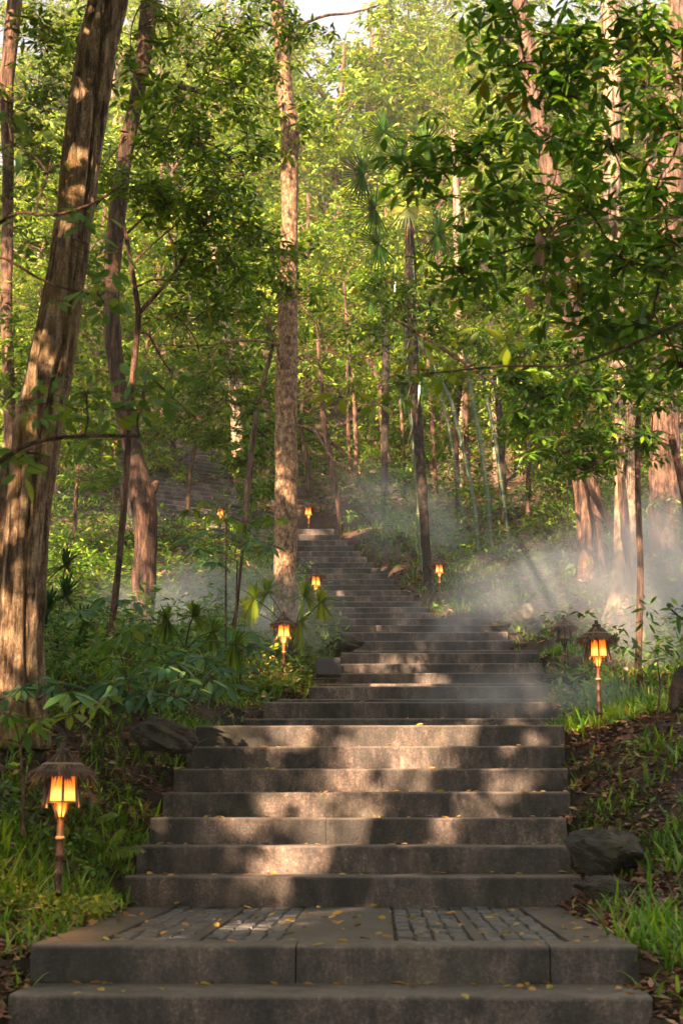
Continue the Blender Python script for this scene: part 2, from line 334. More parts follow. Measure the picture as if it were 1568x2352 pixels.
me = fast_mesh('ground', np.stack([X, Y, Z], -1).reshape(-1, 3), fc, 4)
go = link('ground', me, M['soil'], None, True); tag(go, kind='structure')
def ground_at(px, py, d): p = P(px, py, d); return np.array([p[0], p[1], float(gz(p[0], p[1]))])
# ------------------------------------------------------------------ sun flecks: shafts through the canopy kept free of leaves
su = norm(np.cross(S, [0, 0, 1.0])); sv = np.cross(su, S)
lit = [(560, 1690, 9.3, .10), (660, 1690, 9.3, .12), (900, 1690, 9.3, .22), (1050, 1690, 9.3, .22), (1180, 1690, 9.3, .14),
       (655, 1735, 9.0, .10), (820, 1735, 9.0, .15), (960, 1735, 9.0, .2), (1120, 1740, 9.0, .10), (700, 1790, 8.65, .14), (880, 1790, 8.65, .11), (1130, 1795, 8.6, .17), (1220, 1790, 8.6, .08),
       (560, 1845, 8.3, .14), (740, 1845, 8.3, .18), (1000, 1850, 8.3, .12), (1090, 1850, 8.3, .10), (520, 1905, 8, .07), (760, 1905, 8, .22), (900, 1910, 8, .13), (1040, 1900, 8, .06), (720, 1970, 7.6, .10), (880, 1975, 7.6, .07), (680, 2040, 7.3, .06), (820, 2040, 7.3, .07),
       (880, 1512, 16, .35), (960, 1515, 16, .16), (800, 1515, 16, .15), (660, 1630, 11.1, .12), (1050, 1640, 11.1, .2), (1160, 1625, 11.1, .15), (860, 1410, 19.0, .15),  (720, 1240, 25, .25),
       (660, 480, 16.5, .45), (660, 430, 16.5, .35), (668, 540, 16.5, .3), (672, 650, 16.5, .22), (658, 1110, 16.5, .22), (668, 1150, 16.5, .18), (652, 1480, 16.2, .2),
       (60, 1180, 8.6, .2), (40, 1280, 8.6, .12), (100, 900, 8.6, .12), (60, 1450, 8.6, .2), (80, 1100, 8.6, .12), (50, 1620, 8.6, .12), (75, 1560, 8.6, .1),
       (200, 250, 8.6, .1), (175, 450, 8.6, .1), (140, 750, 8.6, .12), (325, 1400, 16, .2), (310, 1340, 16, .12), (300, 340, 16, .3), (330, 1240, 16, .12), (265, 640, 16, .2),
       (215, 60, 8.6, .13), (190, 380, 8.6, .12), (165, 560, 8.6, .13), (120, 840, 8.6, .14), (105, 1000, 8.6, .12), (30, 1380, 8.6, .14), (85, 1350, 8.6, .1), (70, 980, 8.6, .1), (20, 1520, 8.6, .12),
       (545, 985, 26, .8), (1400, 300, 18, .5), (1400, 60, 18, .35), (1400, 380, 18, .35), (1215, 250, 22, .4), (1265, 420, 22, .4), (1240, 100, 22, .3), (1435, 900, 18, .2), (1425, 1130, 18, .3), (1430, 1210, 18, .3), (1350, 1200, 22, .3), (1530, 1020, 24, .5), (1540, 1120, 24, .3),
       (1050, 590, 30, .6), (880, 950, 30, .5), (1130, 980, 30, .8), (870, 1100, 29, .8), (1000, 1060, 32, 1), (150, 1250, 19, .6), (230, 1180, 24, .8), (110, 1720, 8.2, .2), (230, 1720, 8, .16), (330, 1850, 7.6, .12), (120, 1950, 6.9, .14), (1430, 1620, 10.4, .25), (1330, 1640, 10, .15), (1050, 1400, 20, .4), (1200, 1450, 18.5, .5), (500, 1230, 24, .5), (600, 1370, 18, .3), (430, 1430, 17, .4)]
LP = np.array([P(a, b, c * (1.045 if c < 9.4 and b > 1660 and a > 480 else 1)) for a, b, c, r in lit]); LR = np.array([l[3] * (1.85 if l[2] < 9.4 and 1660 < l[1] < 1925 and l[0] > 480 else 1.45 if l[2] < 9.4 and l[1] > 1660 and l[0] > 480 else 1.1) for l in lit]); LU, LV, LS = LP @ su, LP @ sv, LP @ S
def keep(p, soft=True):
    p = np.asarray(p).reshape(-1, 3); ok = np.ones(len(p), bool); u, v, s = p @ su, p @ sv, p @ S
    rr = rng.uniform(.7, 1.15, len(p)) if soft else np.ones(len(p))
    stray = rng.uniform(0, 1, len(p)) < .05       # a few leaves still hang in each shaft
    for a, b, c, r in zip(LU, LV, LS, LR): ok &= ~((s > c + .25) & ((u - a) ** 2 + ((v - b)) ** 2 < (r * rr) ** 2)) | stray
    return ok
# ------------------------------------------------------------------ leaves and blades
class LV_:
    def __init__(s): s.a = []
    def add(s, p, d, n, L, W):
        k = len(p); s.a.append((p, norm(d), n, np.broadcast_to(L, (k,)), np.broadcast_to(W, (k,))))
    def mesh(s, name, lod=0, shaft=True, off=None, back=False):
        p, d, n, L, W = [np.concatenate([q[i] for q in s.a]) for i in range(5)]
        if shaft:
            k = keep(p); qx, qy = px_of(p)
            thin = (p[:, 1] < 15.5) & (p[:, 1] > 3) & (((np.abs(qx - 1403) < 24) & (qy < 560)) | ((np.abs(qx - (1190 + .186 * qy)) < 22) & (qy < 480)) | ((np.abs(qx - 1435) < 24) & (qy > 930) & (qy < 1150)))
            thin |= (p[:, 1] < 25) & (p[:, 1] > 3) & (qx > 335) & (qx < 565) & (qy > 1030 + .26 * (qx - 330)) & (qy < 1165)
            k &= ~(thin & (rng.uniform(0, 1, len(p)) < .72)); p, d, n, L, W = p[k], d[k], n[k], L[k], W[k]
        sd_ = norm(np.cross(d, n)); n = norm(np.cross(sd_, d))
        if lod == 0:
            T = [(0, 0, 0), (.45, .5, .0), (.5, 0, -.12), (.45, -.5, 0), (1, 0, -.1)]; Fc = [(0, 1, 4, 2), (0, 2, 4, 3)]
        else:
            T = [(0, 0, 0), (.22, .34, .02), (.55, .5, .0), (.82, .3, -.06), (1.02, 0, -.14), (.82, -.3, -.06), (.55, -.5, 0), (.22, -.34, .02), (.3, 0, -.06), (.7, 0, -.09)]
            Fc = [(0, 1, 8, 0), (1, 2, 9, 8), (2, 3, 4, 9), (0, 8, 7, 0), (8, 9, 6, 7), (9, 4, 5, 6)]
            Fc = [(1, 2, 9, 8), (2, 3, 4, 9), (8, 9, 6, 7), (9, 4, 5, 6), (0, 1, 8, 7)]
        T = np.array(T); k = len(T)
        v = p[:, None] + T[None, :, 0:1] * (L[:, None, None] * d[:, None]) + T[None, :, 1:2] * (W[:, None, None] * sd_[:, None]) + T[None, :, 2:3] * (L[:, None, None] * n[:, None])
        if off is not None: v = v - np.array(off)
        f = (np.arange(len(p))[:, None, None] * k + np.array(Fc)[None]).reshape(-1, 4)
        return fast_mesh(name, v.reshape(-1, 3), f, 4)
class BL:
    def __init__(s): s.a = []
    def add(s, p, d, L, W, b, up=None):
        k = len(p); s.a.append((p, np.array(np.broadcast_to(norm(np.asarray(d, float)), (k, 3))), np.broadcast_to(L, (k,)), np.broadcast_to(W, (k,)), np.broadcast_to(b, (k,))))
    def mesh(s, name, shaft=False, off=None):
        p, d, L, W, b = [np.concatenate([q[i] for q in s.a]) for i in range(5)]
        if shaft: k = keep(p); p, d, L, W, b = p[k], d[k], L[k], W[k], b[k]
        sd_ = np.cross(d, np.array([0, 0, 1.0])); bad = np.linalg.norm(sd_, axis=-1) < .15
        sd_[bad] = rng.normal(0, 1, (bad.sum(), 3)) * [1, 1, 0]; sd_ = norm(sd_)
        ts = np.array([0, .35, .7, 1.0]); ws = np.array([.45, .5, .38, .03])
        c = p[:, None] + d[:, None] * (L[:, None] * ts)[..., None]; c[..., 2] -= (b * L)[:, None] * ts ** 2
        o = sd_[:, None] * (W[:, None] * ws)[..., None]
        v = np.stack([c - o, c + o], 2).reshape(len(p), 8, 3)
        if off is not None: v = v - np.array(off)
        f = (np.arange(len(p))[:, None, None] * 8 + np.array([(0, 1, 3, 2), (2, 3, 5, 4), (4, 5, 7, 6)])[None]).reshape(-1, 4)
        return fast_mesh(name, v.reshape(-1, 3), f, 4)
def rand_dir(n): return norm(rng.normal(0, 1, (n, 3)))
def whorls(lv, c, ax, k, L, asp=.38, tilt=(-25, 30), jl=.25, spread=.0):
    """rosettes of k leaves round twig tips"""
    n = len(c); ax = norm(ax); r = norm(np.cross(ax, rand_dir(n))); q = np.cross(ax, r)
    a = (np.arange(k) / k * 2 * math.pi)[None] + rng.uniform(0, 6.28, (n, 1)) + rng.normal(0, .25, (n, k))
    rad = np.cos(a)[..., None] * r[:, None] + np.sin(a)[..., None] * q[:, None]
    t = np.radians(rng.uniform(tilt[0], tilt[1], (n, k)))[..., None]
    d = np.cos(t) * rad + np.sin(t) * ax[:, None]
    nn = np.cos(t) * ax[:, None] - np.sin(t) * rad + rng.normal(0, .25, (n, k, 3))
    LL = L * rng.uniform(1 - jl, 1 + jl, (n, k)) * rng.uniform(.65, 1.15, (n, 1)); d = d + rng.normal(0, .16, d.shape) - np.array([0, 0, .12]); p = c[:, None] + d * .02 + spread * rng.normal(0, 1, (n, k, 3))
    lv.add(p.reshape(-1, 3), d.reshape(-1, 3), norm(nn).reshape(-1, 3), LL.ravel(), (LL * asp).ravel())
def mass(lv, mb, c, rad, n_clump, n_wh, L, k=7, asp=.38, tilt=(-30, 25), twig=.004, flat=.35, src=None, tw=True):
    """a bough: clumps of rosettes in an ellipsoid, with twigs"""
    c = np.asarray(c, float); rad = np.asarray(rad, float)
    u = rand_dir(n_clump) * (rng.uniform(.15, 1.35, (n_clump, 1)) ** .6); cc = c + u * rad
    cr = max(.24, L * 2.6) * rng.uniform(.7, 1.6, n_clump); n_wh = max(2, int(n_wh * .85))
    w_ = rand_dir(n_clump * n_wh) * (rng.uniform(0, 1, (n_clump * n_wh, 1)) ** .5)
    wc = np.repeat(cc, n_wh, 0) + w_ * np.repeat(cr, n_wh)[:, None] * np.array([1, 1, flat])
    ax = np.array([0, 0, 1.0]) + .5 * norm(wc - c) * [1, 1, .3] + rng.normal(0, .35, wc.shape)
    whorls(lv, wc, ax, k, L, asp, tilt)
    if mb is not None and tw:
        s0 = c if src is None else np.asarray(src, float)
        for i in range(n_clump):
            m1 = lerp(s0, cc[i], .55) + rng.normal(0, .06, 3) * np.linalg.norm(cc[i] - s0)
            mb.tube([s0, m1, cc[i]], [twig * 1.6, twig * 1.2, twig * .8], 4)
            for j in range(0, n_wh, 2):
                q = wc[i * n_wh + j]; mb.tube([cc[i], lerp(cc[i], q, .5) - [0, 0, .02], q], [twig * .7, twig * .5, twig * .35], 3)
    return cc
def smooth_line(pts, n):
    pts = np.asarray(pts, float); t = np.concatenate([[0], np.cumsum(np.linalg.norm(np.diff(pts[:, :3], axis=0), axis=1))]); u = np.linspace(0, t[-1], n)
    q = np.stack([np.interp(u, t, pts[:, i]) for i in range(pts.shape[1])], -1)
    for _ in range(2): q[1:-1] = (q[:-2] + 2 * q[1:-1] + q[2:]) / 4
    return q
def trunk_px(mb, line, d, n=40, sides=14, rough=.06, rf=5, furrow=0, seed=0, dd=None):
    """line of (px, py, half width px); d may be a (bottom, top) pair"""
    m = len(line); ds = np.linspace(d[0], d[1], m) if isinstance(d, tuple) else [d] * m
    P3 = [[*P(a, b, q), c * q / F] for (a, b, c), q in zip(line, ds)]
    q = smooth_line(P3, n); mb.tube(q[:, :3], q[:, 3], sides, rough, rf, seed, furrow=furrow); return q
# ================================================================== STAIRS
def stone_box(mb, x0, x1, y0, y1, z0, z1, bev=.009, seed=0):
    """a worn block: chamfered nose, subdivided and slightly uneven"""
    nxs = max(2, int((x1 - x0) / .07)); xs = np.linspace(x0, x1, nxs + 1)
    prof = [(y1, z1), (y0 + bev * 2.2, z1), (y0 + bev * .7, z1 - bev * .5), (y0, z1 - bev * 1.8), (y0, lerp(z0, z1, .6)), (y0, lerp(z0, z1, .3)), (y0, z0), (y1, z0)]
    v = np.array([[(x, a, b) for a, b in prof] for x in xs]); nz = sin_noise(v, 21, seed) + .6 * sin_noise(v, 57, seed + 1)
    chip = np.clip(sin_noise(v[:, :, :], 9, seed + 5) + sin_noise(v, 31, seed) - .75, 0, 1)
    wf = np.array([0, .5, 1, 1, 1, 1, 1, 0]); v[..., 1] += nz * .0022 * wf + chip * .012 * np.array([0, .6, 1, 1, .3, 0, 0, 0])
    v[..., 2] += nz * .0012 * np.array([1, 1, 1, 1, 0, 0, 0, 0]) - chip * .006 * np.array([0, .6, 1, 1, 0, 0, 0, 0])
    m = len(prof); f = [(i * m + j, (i + 1) * m + j, (i + 1) * m + (j + 1) % m, i * m + (j + 1) % m) for i in range(nxs) for j in range(m)]
    f += [tuple(range(m)), tuple(reversed([nxs * m + j for j in range(m)]))]
    mb.add(v.reshape(-1, 3), f)
def make_step(parent, i, z_lo_extra=.12):
    d, z, xl, xr = steps[i]; d2 = steps[i + 1][0] if i + 1 < len(steps) else d + 1.3
    mb = MB(); cuts = [xl]; r_ = random.Random(i * 7 + 1)
    if xr - xl > 1.0:
        nb = r_.choice([1, 2, 2])
        cuts += sorted(lerp(xl, xr, (k + r_.uniform(-.18, .18)) / nb) for k in range(1, nb))
    cuts.append(xr)
    for a, b in zip(cuts[:-1], cuts[1:]):
        dz = r_.uniform(-.002, .002) if i < 12 else 0; dy = r_.uniform(-.003, .003)
        stone_box(mb, a + .001, b - .001, d + dy, d2 + .05, z - HS - z_lo_extra, z + dz, seed=i * 3 + a)
    v = np.concatenate(mb.v); v = v - np.array([0, 0, z - HS])
    me = bpy.data.meshes.new('step'); me.from_pydata((v - [0, 0, 0]).tolist(), [], mb.f); me.update()
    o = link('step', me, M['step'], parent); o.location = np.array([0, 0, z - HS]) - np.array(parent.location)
    return o
low = thing('stone_staircase', 'wide dark stone steps in the foreground rising from the cobbled landing in sun flecks', 'staircase', (0, 5.3, H0 - .17))
midf = thing('stone_staircase', 'middle flight of wide dark steps with shallow landings, half veiled by mist', 'staircase', (0, steps[9][0], steps[9][1]))
upf = thing('stone_staircase', 'long narrow upper flight of dark steps climbing away behind the mottled tree', 'staircase', (0, steps[n_main][0], steps[n_main][1]))
for i in range(len(steps)):
    if i == 1: continue
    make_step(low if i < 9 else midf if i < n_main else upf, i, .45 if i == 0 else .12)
# landing: kerb slab, central slab, four panels of setts with divider strips
d1, z1, xl1, xr1 = steps[1]; d2_ = steps[2][0]
mb = MB(); stone_box(mb, xl1, -.31, d1, d1 + .2, z1 - .3, z1, seed=2); stone_box(mb, -.305, .62, d1, d1 + .2, z1 - .3, z1, seed=5); stone_box(mb, .625, xr1, d1, d1 + .2, z1 - .3, z1, seed=9)
mb.v = [q - np.array([0, 0, z1 - HS]) for q in mb.v]
me = bpy.data.meshes.new('kerb_slab'); me.from_pydata(np.concatenate(mb.v).tolist(), [], mb.f); me.update()
o = link('kerb_slab', me, M['step'], low); o.location = np.array([0, 0, z1 - HS]) - np.array(low.location)
mb = MB(); cxl, cxr = P(640, 2155, d1 + .15)[0], P(905, 2155, d1 + .15)[0]
stone_box(mb, cxl, cxr, d1 + .204, d2_ + .05, z1 - .2, z1 - .004, bev=.004)
build('central_slab', mb, M['slab'], low)
mb = MB(); mb.box((xl1 + .22, d1 + .19, z1 - .3), (xr1 - .22, d2_ + .06, z1 - .019)); build('mortar_bed', mb, M['mortar'], low)
def panel(xa, xb, cols):
    mb = MB(); wd = (xb - xa) / cols
    for c in range(cols):
        y = d1 + .21 + random.uniform(-.05, 0)
        while y < d2_ - .01:
            ln = random.uniform(.10, .19); y2 = min(y + ln, d2_ + .03)
            a, b = xa + c * wd + .0045, xa + (c + 1) * wd - .0045; zt = z1 - .010 + random.uniform(-.005, .004)
            yy0 = max(y, d1 + .206)
            if y2 - yy0 > .03:
                j = lambda: random.uniform(-.007, .007)
                lo = [(a + j(), yy0, z1 - .06), (b + j(), yy0, z1 - .06), (b + j(), y2 - .008, z1 - .06), (a + j(), y2 - .008, z1 - .06)]
                mid = [(p[0], p[1], zt - .009) for p in lo]
                cx_, cy_ = (a + b) / 2, (yy0 + y2) / 2
                top = [(lerp(p[0], cx_, .13), lerp(p[1], cy_, .13), zt + j() * .5) for p in lo]
                mb.add(lo + mid + top, [(0, 1, 5, 4), (1, 2, 6, 5), (2, 3, 7, 6), (3, 0, 4, 7), (4, 5, 9, 8), (5, 6, 10, 9), (6, 7, 11, 10), (7, 4, 8, 11), (8, 9, 10, 11)])
            y = y2
    build('sett_panel', mb, M['sett'], low)
wl = (cxl - (xl1 + .22)) / 2; wr = ((xr1 - .22) - cxr) / 2; dv = .055
panel(cxl - wl + dv / 2, cxl - .01, 4); panel(xl1 + .2185, cxl - wl - dv / 2, 4)
panel(cxr + .01, cxr + wr - dv / 2, 4); panel(cxr + wr + dv / 2, xr1 - .2185, 4)
for xc in (cxl - wl, cxr + wr):
    mb = MB(); stone_box(mb, xc - dv / 2 + .004, xc + dv / 2 - .004, d1 + .206, d2_ + .04, z1 - .06, z1 - .006, bev=.003); build('divider_strip', mb, M['slab'], low)
for sx, xa in ((-1, xl1), (1, xr1 - .215)):
    mb = MB(); stone_box(mb, xa, xa + .215, d1 + .203, d2_ + .3, z1 - .3, z1 - .003, bev=.005, seed=3); build('edge_slab', mb, M['slab'], low)
# top flight, turning to the left
tl = thing('stone_staircase', 'farthest dark flight turning left up the hillside behind the bushes', 'staircase', P(575, 1190, 26.5))
for k in range(21):
    z = steps[-1][1] + .15 * (k + 1); mb = MB(); o0 = TA + UY * (.30 * k) - UX * 2.45
    me_ = MB(); stone_box(me_, 0, 2.45, 0, .62, -.14, .15, seed=k)
    v = np.concatenate(me_.v); vw = o0 + v[:, :1] * UX + v[:, 1:2] * UY; vw[:, 2] = v[:, 2]
    me = bpy.data.meshes.new('step'); me.from_pydata((vw - [tl.location[0], tl.location[1], 0]).tolist(), [], me_.f); me.update()
    o = link('step', me, M['step'], tl); o.location = (0, 0, z - .15 - tl.location[2])
# ================================================================== LANTERNS
def lantern(px, py_top, py_base, wpx, label, lit_=True, d=None, rz=45, ground=True, green=False, gl=1.0, tilt=0):
    W = .29; d = d or W * F / wpx; W = wpx * d / F; top = P(px, py_top, d); base = P(px, py_base, d)
    if ground: base[2] = min(base[2], float(gz(base[0], base[1])))
    root = thing('garden_lantern', label, 'lantern', (top[0], d, base[2]), 'thatched garden lanterns along the steps', R(tilt * 0))
    zt = top[2]; c = np.array([top[0], d, 0.0]); zb = base[2] - .06
    a0 = R(rz); hb = zt - .89 * W; ht = zt - .46 * W
    # pole
    mb = MB(); nn = 7; zs = np.linspace(zb, hb - .25 * W, nn); pr = .062 * W
    for k in range(nn - 1):
        mb.tube([c + [0, 0, zs[k]], c + [0, 0, zs[k] + .004], c + [0, 0, lerp(zs[k], zs[k + 1], .5)], c + [0, 0, zs[k + 1] - .004], c + [0, 0, zs[k + 1]]], [pr * 1.02, pr * .9, pr * .88, pr * .9, pr * 1.05], 12)
    mb.tube([c + [0, 0, zs[-1] - .01], c + [0, 0, hb]], [pr * .62] * 2, 10); build('pole', mb, M['wood'], root, True)
    if green:
        mb = MB(); mb.tube([c + [0, 0, zb - .02], c + [0, 0, lerp(zb, hb, .45)]], [pr * 1.15, pr * 1.15], 12); build('pole_sleeve', mb, M['green_pole'], root, True)
    mb = MB(); zz_ = lerp(zs[-1], zs[0], .28) if not ground else zs[-1] - .28 * W
    mb.lathe([(pr * .9, zz_ - .008), (pr * 1.18, zz_ - .006), (pr * 1.18, zz_ + .006), (pr * .9, zz_ + .008)], c, 16); build('binding', mb, M['band'], root, True)
    # struts from the pole, glowing square body, ring of splayed bamboo posts
    def corner(k, r, z, n=4): a = a0 + k * 2 * math.pi / n; return c + [r * math.cos(a), r * math.sin(a), z]
    rt, rb = .255 * W, .285 * W
    mb = MB()
    for k in range(8): mb.tube([corner(k, pr * .95, hb - .26 * W, 8), corner(k, rb * .5, hb + .01, 8)], [.012 * W, .014 * W], 6)
    build('bracket', mb, M['wood_dark'], root, True)
    if lit_:
        mb = MB(); mb.lathe([(.045 * W, hb - .22 * W), (.075 * W, hb - .14 * W), (.11 * W, hb - .02 * W), (.001, hb)], c, 12); build('lamp', mb, M['glow'], root, True)
    for k in range(4):
        mb = MB(); p0 = corner(k, .37 * W, hb - .085 * W); p1 = corner(k, .27 * W, ht); mb.tube([p0, lerp(p0, p1, .12), p1], [.036 * W, .028 * W, .026 * W], 8); build('cage_post', mb, M['wood_dark'], root, True)
    mb = MB()
    for k in range(4):
        mb.tube([corner(k, rb, hb), corner(k + 1, rb, hb)], [.014 * W] * 2, 6); mb.tube([corner(k, rb, hb), corner(k, rt, ht)], [.016 * W] * 2, 6)
        m0, m1 = (corner(k, rb, hb) + corner(k + 1, rb, hb)) / 2, (corner(k, rt, ht) + corner(k + 1, rt, ht)) / 2
        mb.tube([m0, m1], [.022 * W, .016 * W], 6)
    build('cage_rail', mb, M['wood_dark'], root)
    for k in range(4):
        mb = MB(); q = [corner(k, rb * .96, hb + .004), corner(k + 1, rb * .96, hb + .004), corner(k + 1, rt * .96, ht), corner(k, rt * .96, ht)]
        inn = [lerp(p, c + [0, 0, p[2]], .03) for p in q]
        mb.add(q + inn, [(0, 1, 2, 3), (7, 6, 5, 4), (0, 4, 5, 1), (1, 5, 6, 2), (2, 6, 7, 3), (3, 7, 4, 0)])
        build('panel', mb, M['glow'] if lit_ else M['paper_off'], root)
    # thatched roof
    zr = ht + .0 * W
    mb = MB(); mb.lathe([(.02 * W, zt - .14 * W), (.10 * W, zt - .17 * W), (.30 * W, zt - .345 * W), (.49 * W, zt - .44 * W), (.47 * W, zt - .52 * W), (.2 * W, zt - .47 * W), (.01, zt - .46 * W)], c, 28, .02)
    rf = build('roof', mb, M['thatch'], root)
    bl = BL(); nb = 420
    a = rng.uniform(0, 6.28, nb); dr = np.stack([np.cos(a), np.sin(a), -.62 * np.ones(nb) + rng.normal(0, .08, nb)], -1)
    r0 = rng.uniform(.25, .34, nb) * W; p = c + np.stack([np.cos(a) * r0, np.sin(a) * r0, zt - .31 * W - (r0 - .25 * W) * .62 + rng.normal(0, .012, nb) * W], -1)
    bl.add(p, dr + rng.normal(0, .13, (nb, 3)), rng.uniform(.15, .36, nb) * W, .032 * W, rng.uniform(.1, .5, nb))
    nb = 170; a = rng.uniform(0, 6.28, nb); dr = np.stack([np.cos(a), np.sin(a), -.85 * np.ones(nb)], -1); r0 = .07 * W
    p = c + np.stack([np.cos(a) * r0, np.sin(a) * r0, np.full(nb, zt - .135 * W)], -1); bl.add(p, dr + rng.normal(0, .05, (nb, 3)), rng.uniform(.2, .32, nb) * W, .03 * W, .0)
    me = bl.mesh('roof_fringe', False, root.location); link('roof_fringe', me, M['thatch'], rf)
    mb = MB(); mb.lathe([(.26 * W, zt - .335 * W), (.315 * W, zt - .345 * W), (.32 * W, zt - .325 * W), (.27 * W, zt - .305 * W)], c, 28); x = build('roof_ring', mb, M['band'] if wpx > 90 else M['wood_dark'], None, True, root); x.parent = rf
    mb = MB(); mb.lathe([(.105 * W, zt - .19 * W), (.11 * W, zt - .12 * W), (.085 * W, zt - .10 * W), (.05 * W, zt - .095 * W), (.045 * W, zt), (.001, zt)], c, 14, .03); build('finial', mb, M['wood'], root)
    if lit_ and gl > 0:
        l = bpy.data.lights.new('lamp_glow', 'POINT'); l.energy = .9 * gl; l.color = (1, .42, .12); l.shadow_soft_size = .06
        lo = bpy.data.objects.new('lamp_glow', l); sc.collection.objects.link(lo); lo.parent = root; lo.location = (0, 0, hb - .12 * W - base[2])
        lo.location = (0, -.30 * W, hb - .16 * W - base[2])
    return root
lantern(147, 1705, 2005, 150, 'largest lit lantern with ragged thatched hat in the grass at lower left', d=6.8, rz=62)
lantern(1368, 1425, 1612, 95, 'lit lantern with shaggy thatched roof right of the steps before the mist', rz=47, d=10.2)
lantern(1293, 1413, 1508, 63, 'unlit grey thatched lantern standing in misty grass right of the steps', False, rz=45)
lantern(652, 1405, 1605, 66, 'lit lantern on a tall dark pole in front of the mottled tree trunk', rz=48, d=14.6, gl=3.5)
lantern(725, 1302, 1420, 50, 'lit lantern at the left edge of the long upper flight above the palm fans', rz=51, d=18.2)
lantern(1008, 1278, 1392, 43, 'lit lantern in grass right of the upper flight beside the dark palm trunk', rz=41, d=20.6)
lantern(709, 1150, 1206, 38, 'small lit lantern at the top of the upper flight beside the mottled trunk', rz=38)
lantern(507, 1153, 1290, 36, 'lit lantern on a green-based pole hidden behind leaves left of the upper flight', rz=43, green=True, gl=.6, d=23)
lantern(265, 1000, 1075, 30, 'tiny lit lantern among leaves beside the farthest flight at left', rz=45, gl=.5, d=27)
lantern(822, 1068, 1125, 24, 'farthest lit lantern on the litter slope beyond the leaning stems', rz=45, gl=.5, d=30)
lantern(1297, 980, 1300, 34, 'lit lantern on a tall slender pole among leaves right of the bamboo', rz=35, gl=.5, d=22.5)
lantern(-14, 1735, 1990, 60, 'lantern cut off by the left edge of the picture, beside the largest lantern', False, rz=38, d=7.6)
# ================================================================== ROCKS AND LAMP BOX
def rock(name, label, px, py, d, sx, sy, sz, m, seed, yaw=0, sink=.3, group=None, cat='rock'):
    bm = MB(); n = 56; th = np.linspace(0, math.pi, 36); ph = np.linspace(0, 2 * math.pi, n, endpoint=False)
    T, Q = np.meshgrid(th, ph, indexing='ij'); v = np.stack([np.sin(T) * np.cos(Q), np.sin(T) * np.sin(Q), np.cos(T)], -1)
    r = np.random.default_rng(seed)
    for _ in range(16):                                    # facets
        nv = norm(r.normal(0, 1, 3)); h = r.uniform(.62, .9); k = v @ nv; v = v - np.clip(k - h, 0, None)[..., None] * nv * .92
    v = v * (1 - .22 * np.abs(sin_noise(v, 3.1, seed)) + .07 * sin_noise(v, 7, seed) - .05 * np.abs(sin_noise(v, 17, seed)) + .02 * sin_noise(v, 33, seed))[..., None] * 1.08
    v = v * [sx, sy, sz]; c, s_ = math.cos(yaw), math.sin(yaw); v = v @ np.array([[c, s_, 0], [-s_, c, 0], [0, 0, 1]])
    f = [(i * n + j, (i + 1) * n + j, (i + 1) * n + (j + 1) % n, i * n + (j + 1) % n) for i in range(35) for j in range(n)]
    p = P(px, py, d); v = v.reshape(-1, 3)
    me = bpy.data.meshes.new(name); me.from_pydata(v.tolist(), [], f); me.update(); o = link(name, me, m)
    o.location = p; tag(o, label, cat, group); return o
rock('boulder', 'mossy flat-topped boulder left of the lower steps under the grass', 378, 1692, 8.75, .20, .22, .125, M['rock'], 3, .3)
rock('boulder', 'large dark craggy boulder right of the lower steps', 1385, 1958, 7.75, .21, .25, .15, M['rock'], 8, -.2)
rock('boulder', 'lower rounded stone half under the craggy boulder beside the landing', 1392, 2042, 7.35, .16, .18, .07, M['rock'], 12, .5)
rock('boulder', 'upright grey stone in mist at the right picture edge', 1566, 1605, 9.9, .13, .14, .2, M['rock'], 21, .2)
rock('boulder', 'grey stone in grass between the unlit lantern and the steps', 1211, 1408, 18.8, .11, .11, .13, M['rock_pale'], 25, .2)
rock('boulder', 'flat layered rock beside the steps below the fan palm', 788, 1478, 16.6, .26, .2, .11, M['rock'], 31, .1)
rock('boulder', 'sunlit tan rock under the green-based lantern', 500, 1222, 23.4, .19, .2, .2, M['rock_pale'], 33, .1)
rock('boulder', 'dark slab of rock below the sunlit tan rock', 492, 1268, 22.6, .24, .3, .1, M['rock'], 38, .1)
rock('boulder', 'low dark stone on the right edge of the middle landing in mist', 1290, 1560, 12.6, .25, .2, .05, M['rock'], 43, .1)
rock('boulder', 'dark stone at the right end of the middle flight in grass', 1148, 1437, 18.3, .18, .2, .07, M['rock'], 44, .1)
r0 = P(745, 1532, 14.3); root = thing('floodlight', 'black boxy floodlight tilted back in grass left of the steps', 'floodlight', r0)
def rbox(mb, c, hx, hy, hz, ax, az):
    m = Matrix.Rotation(az, 3, 'Z') @ Matrix.Rotation(ax, 3, 'X'); b = MB(); b.box((-hx, -hy, -hz), (hx, hy, hz)); v = b.v[0] @ np.array(m).T + c; mb.add(v, b.f)
mb = MB(); rbox(mb, r0 + [.03, .05, 0], .125, .035, .095, R(-18), R(8)); build('housing', mb, M['metal_black'], root)
mb = MB(); rbox(mb, r0 + [.024, .0, 0], .108, .004, .08, R(-18), R(8)); build('lens', mb, M['lens'], root)
mb = MB(); mb.tube([r0 + [-.11, .03, -.0], r0 + [-.115, .03, -.12], r0 + [.17, .06, -.12], r0 + [.175, .06, 0]], [.008] * 4, 6); build('yoke', mb, M['metal_black'], root)
# ================================================================== TREES
def tree(name, label, cat, base, group=None): return thing(name, label, cat, base, group)
over = []                                            # overhead canopy shares
def finish(root, mb, lv, bm, lm, lod=0, trunk='trunk', extra=()):
    if mb is not None: build(trunk, mb, bm, root, True)
    if lv is not None and lv.a: link('crown', lv.mesh('crown', lod, True, root.location), lm, root)
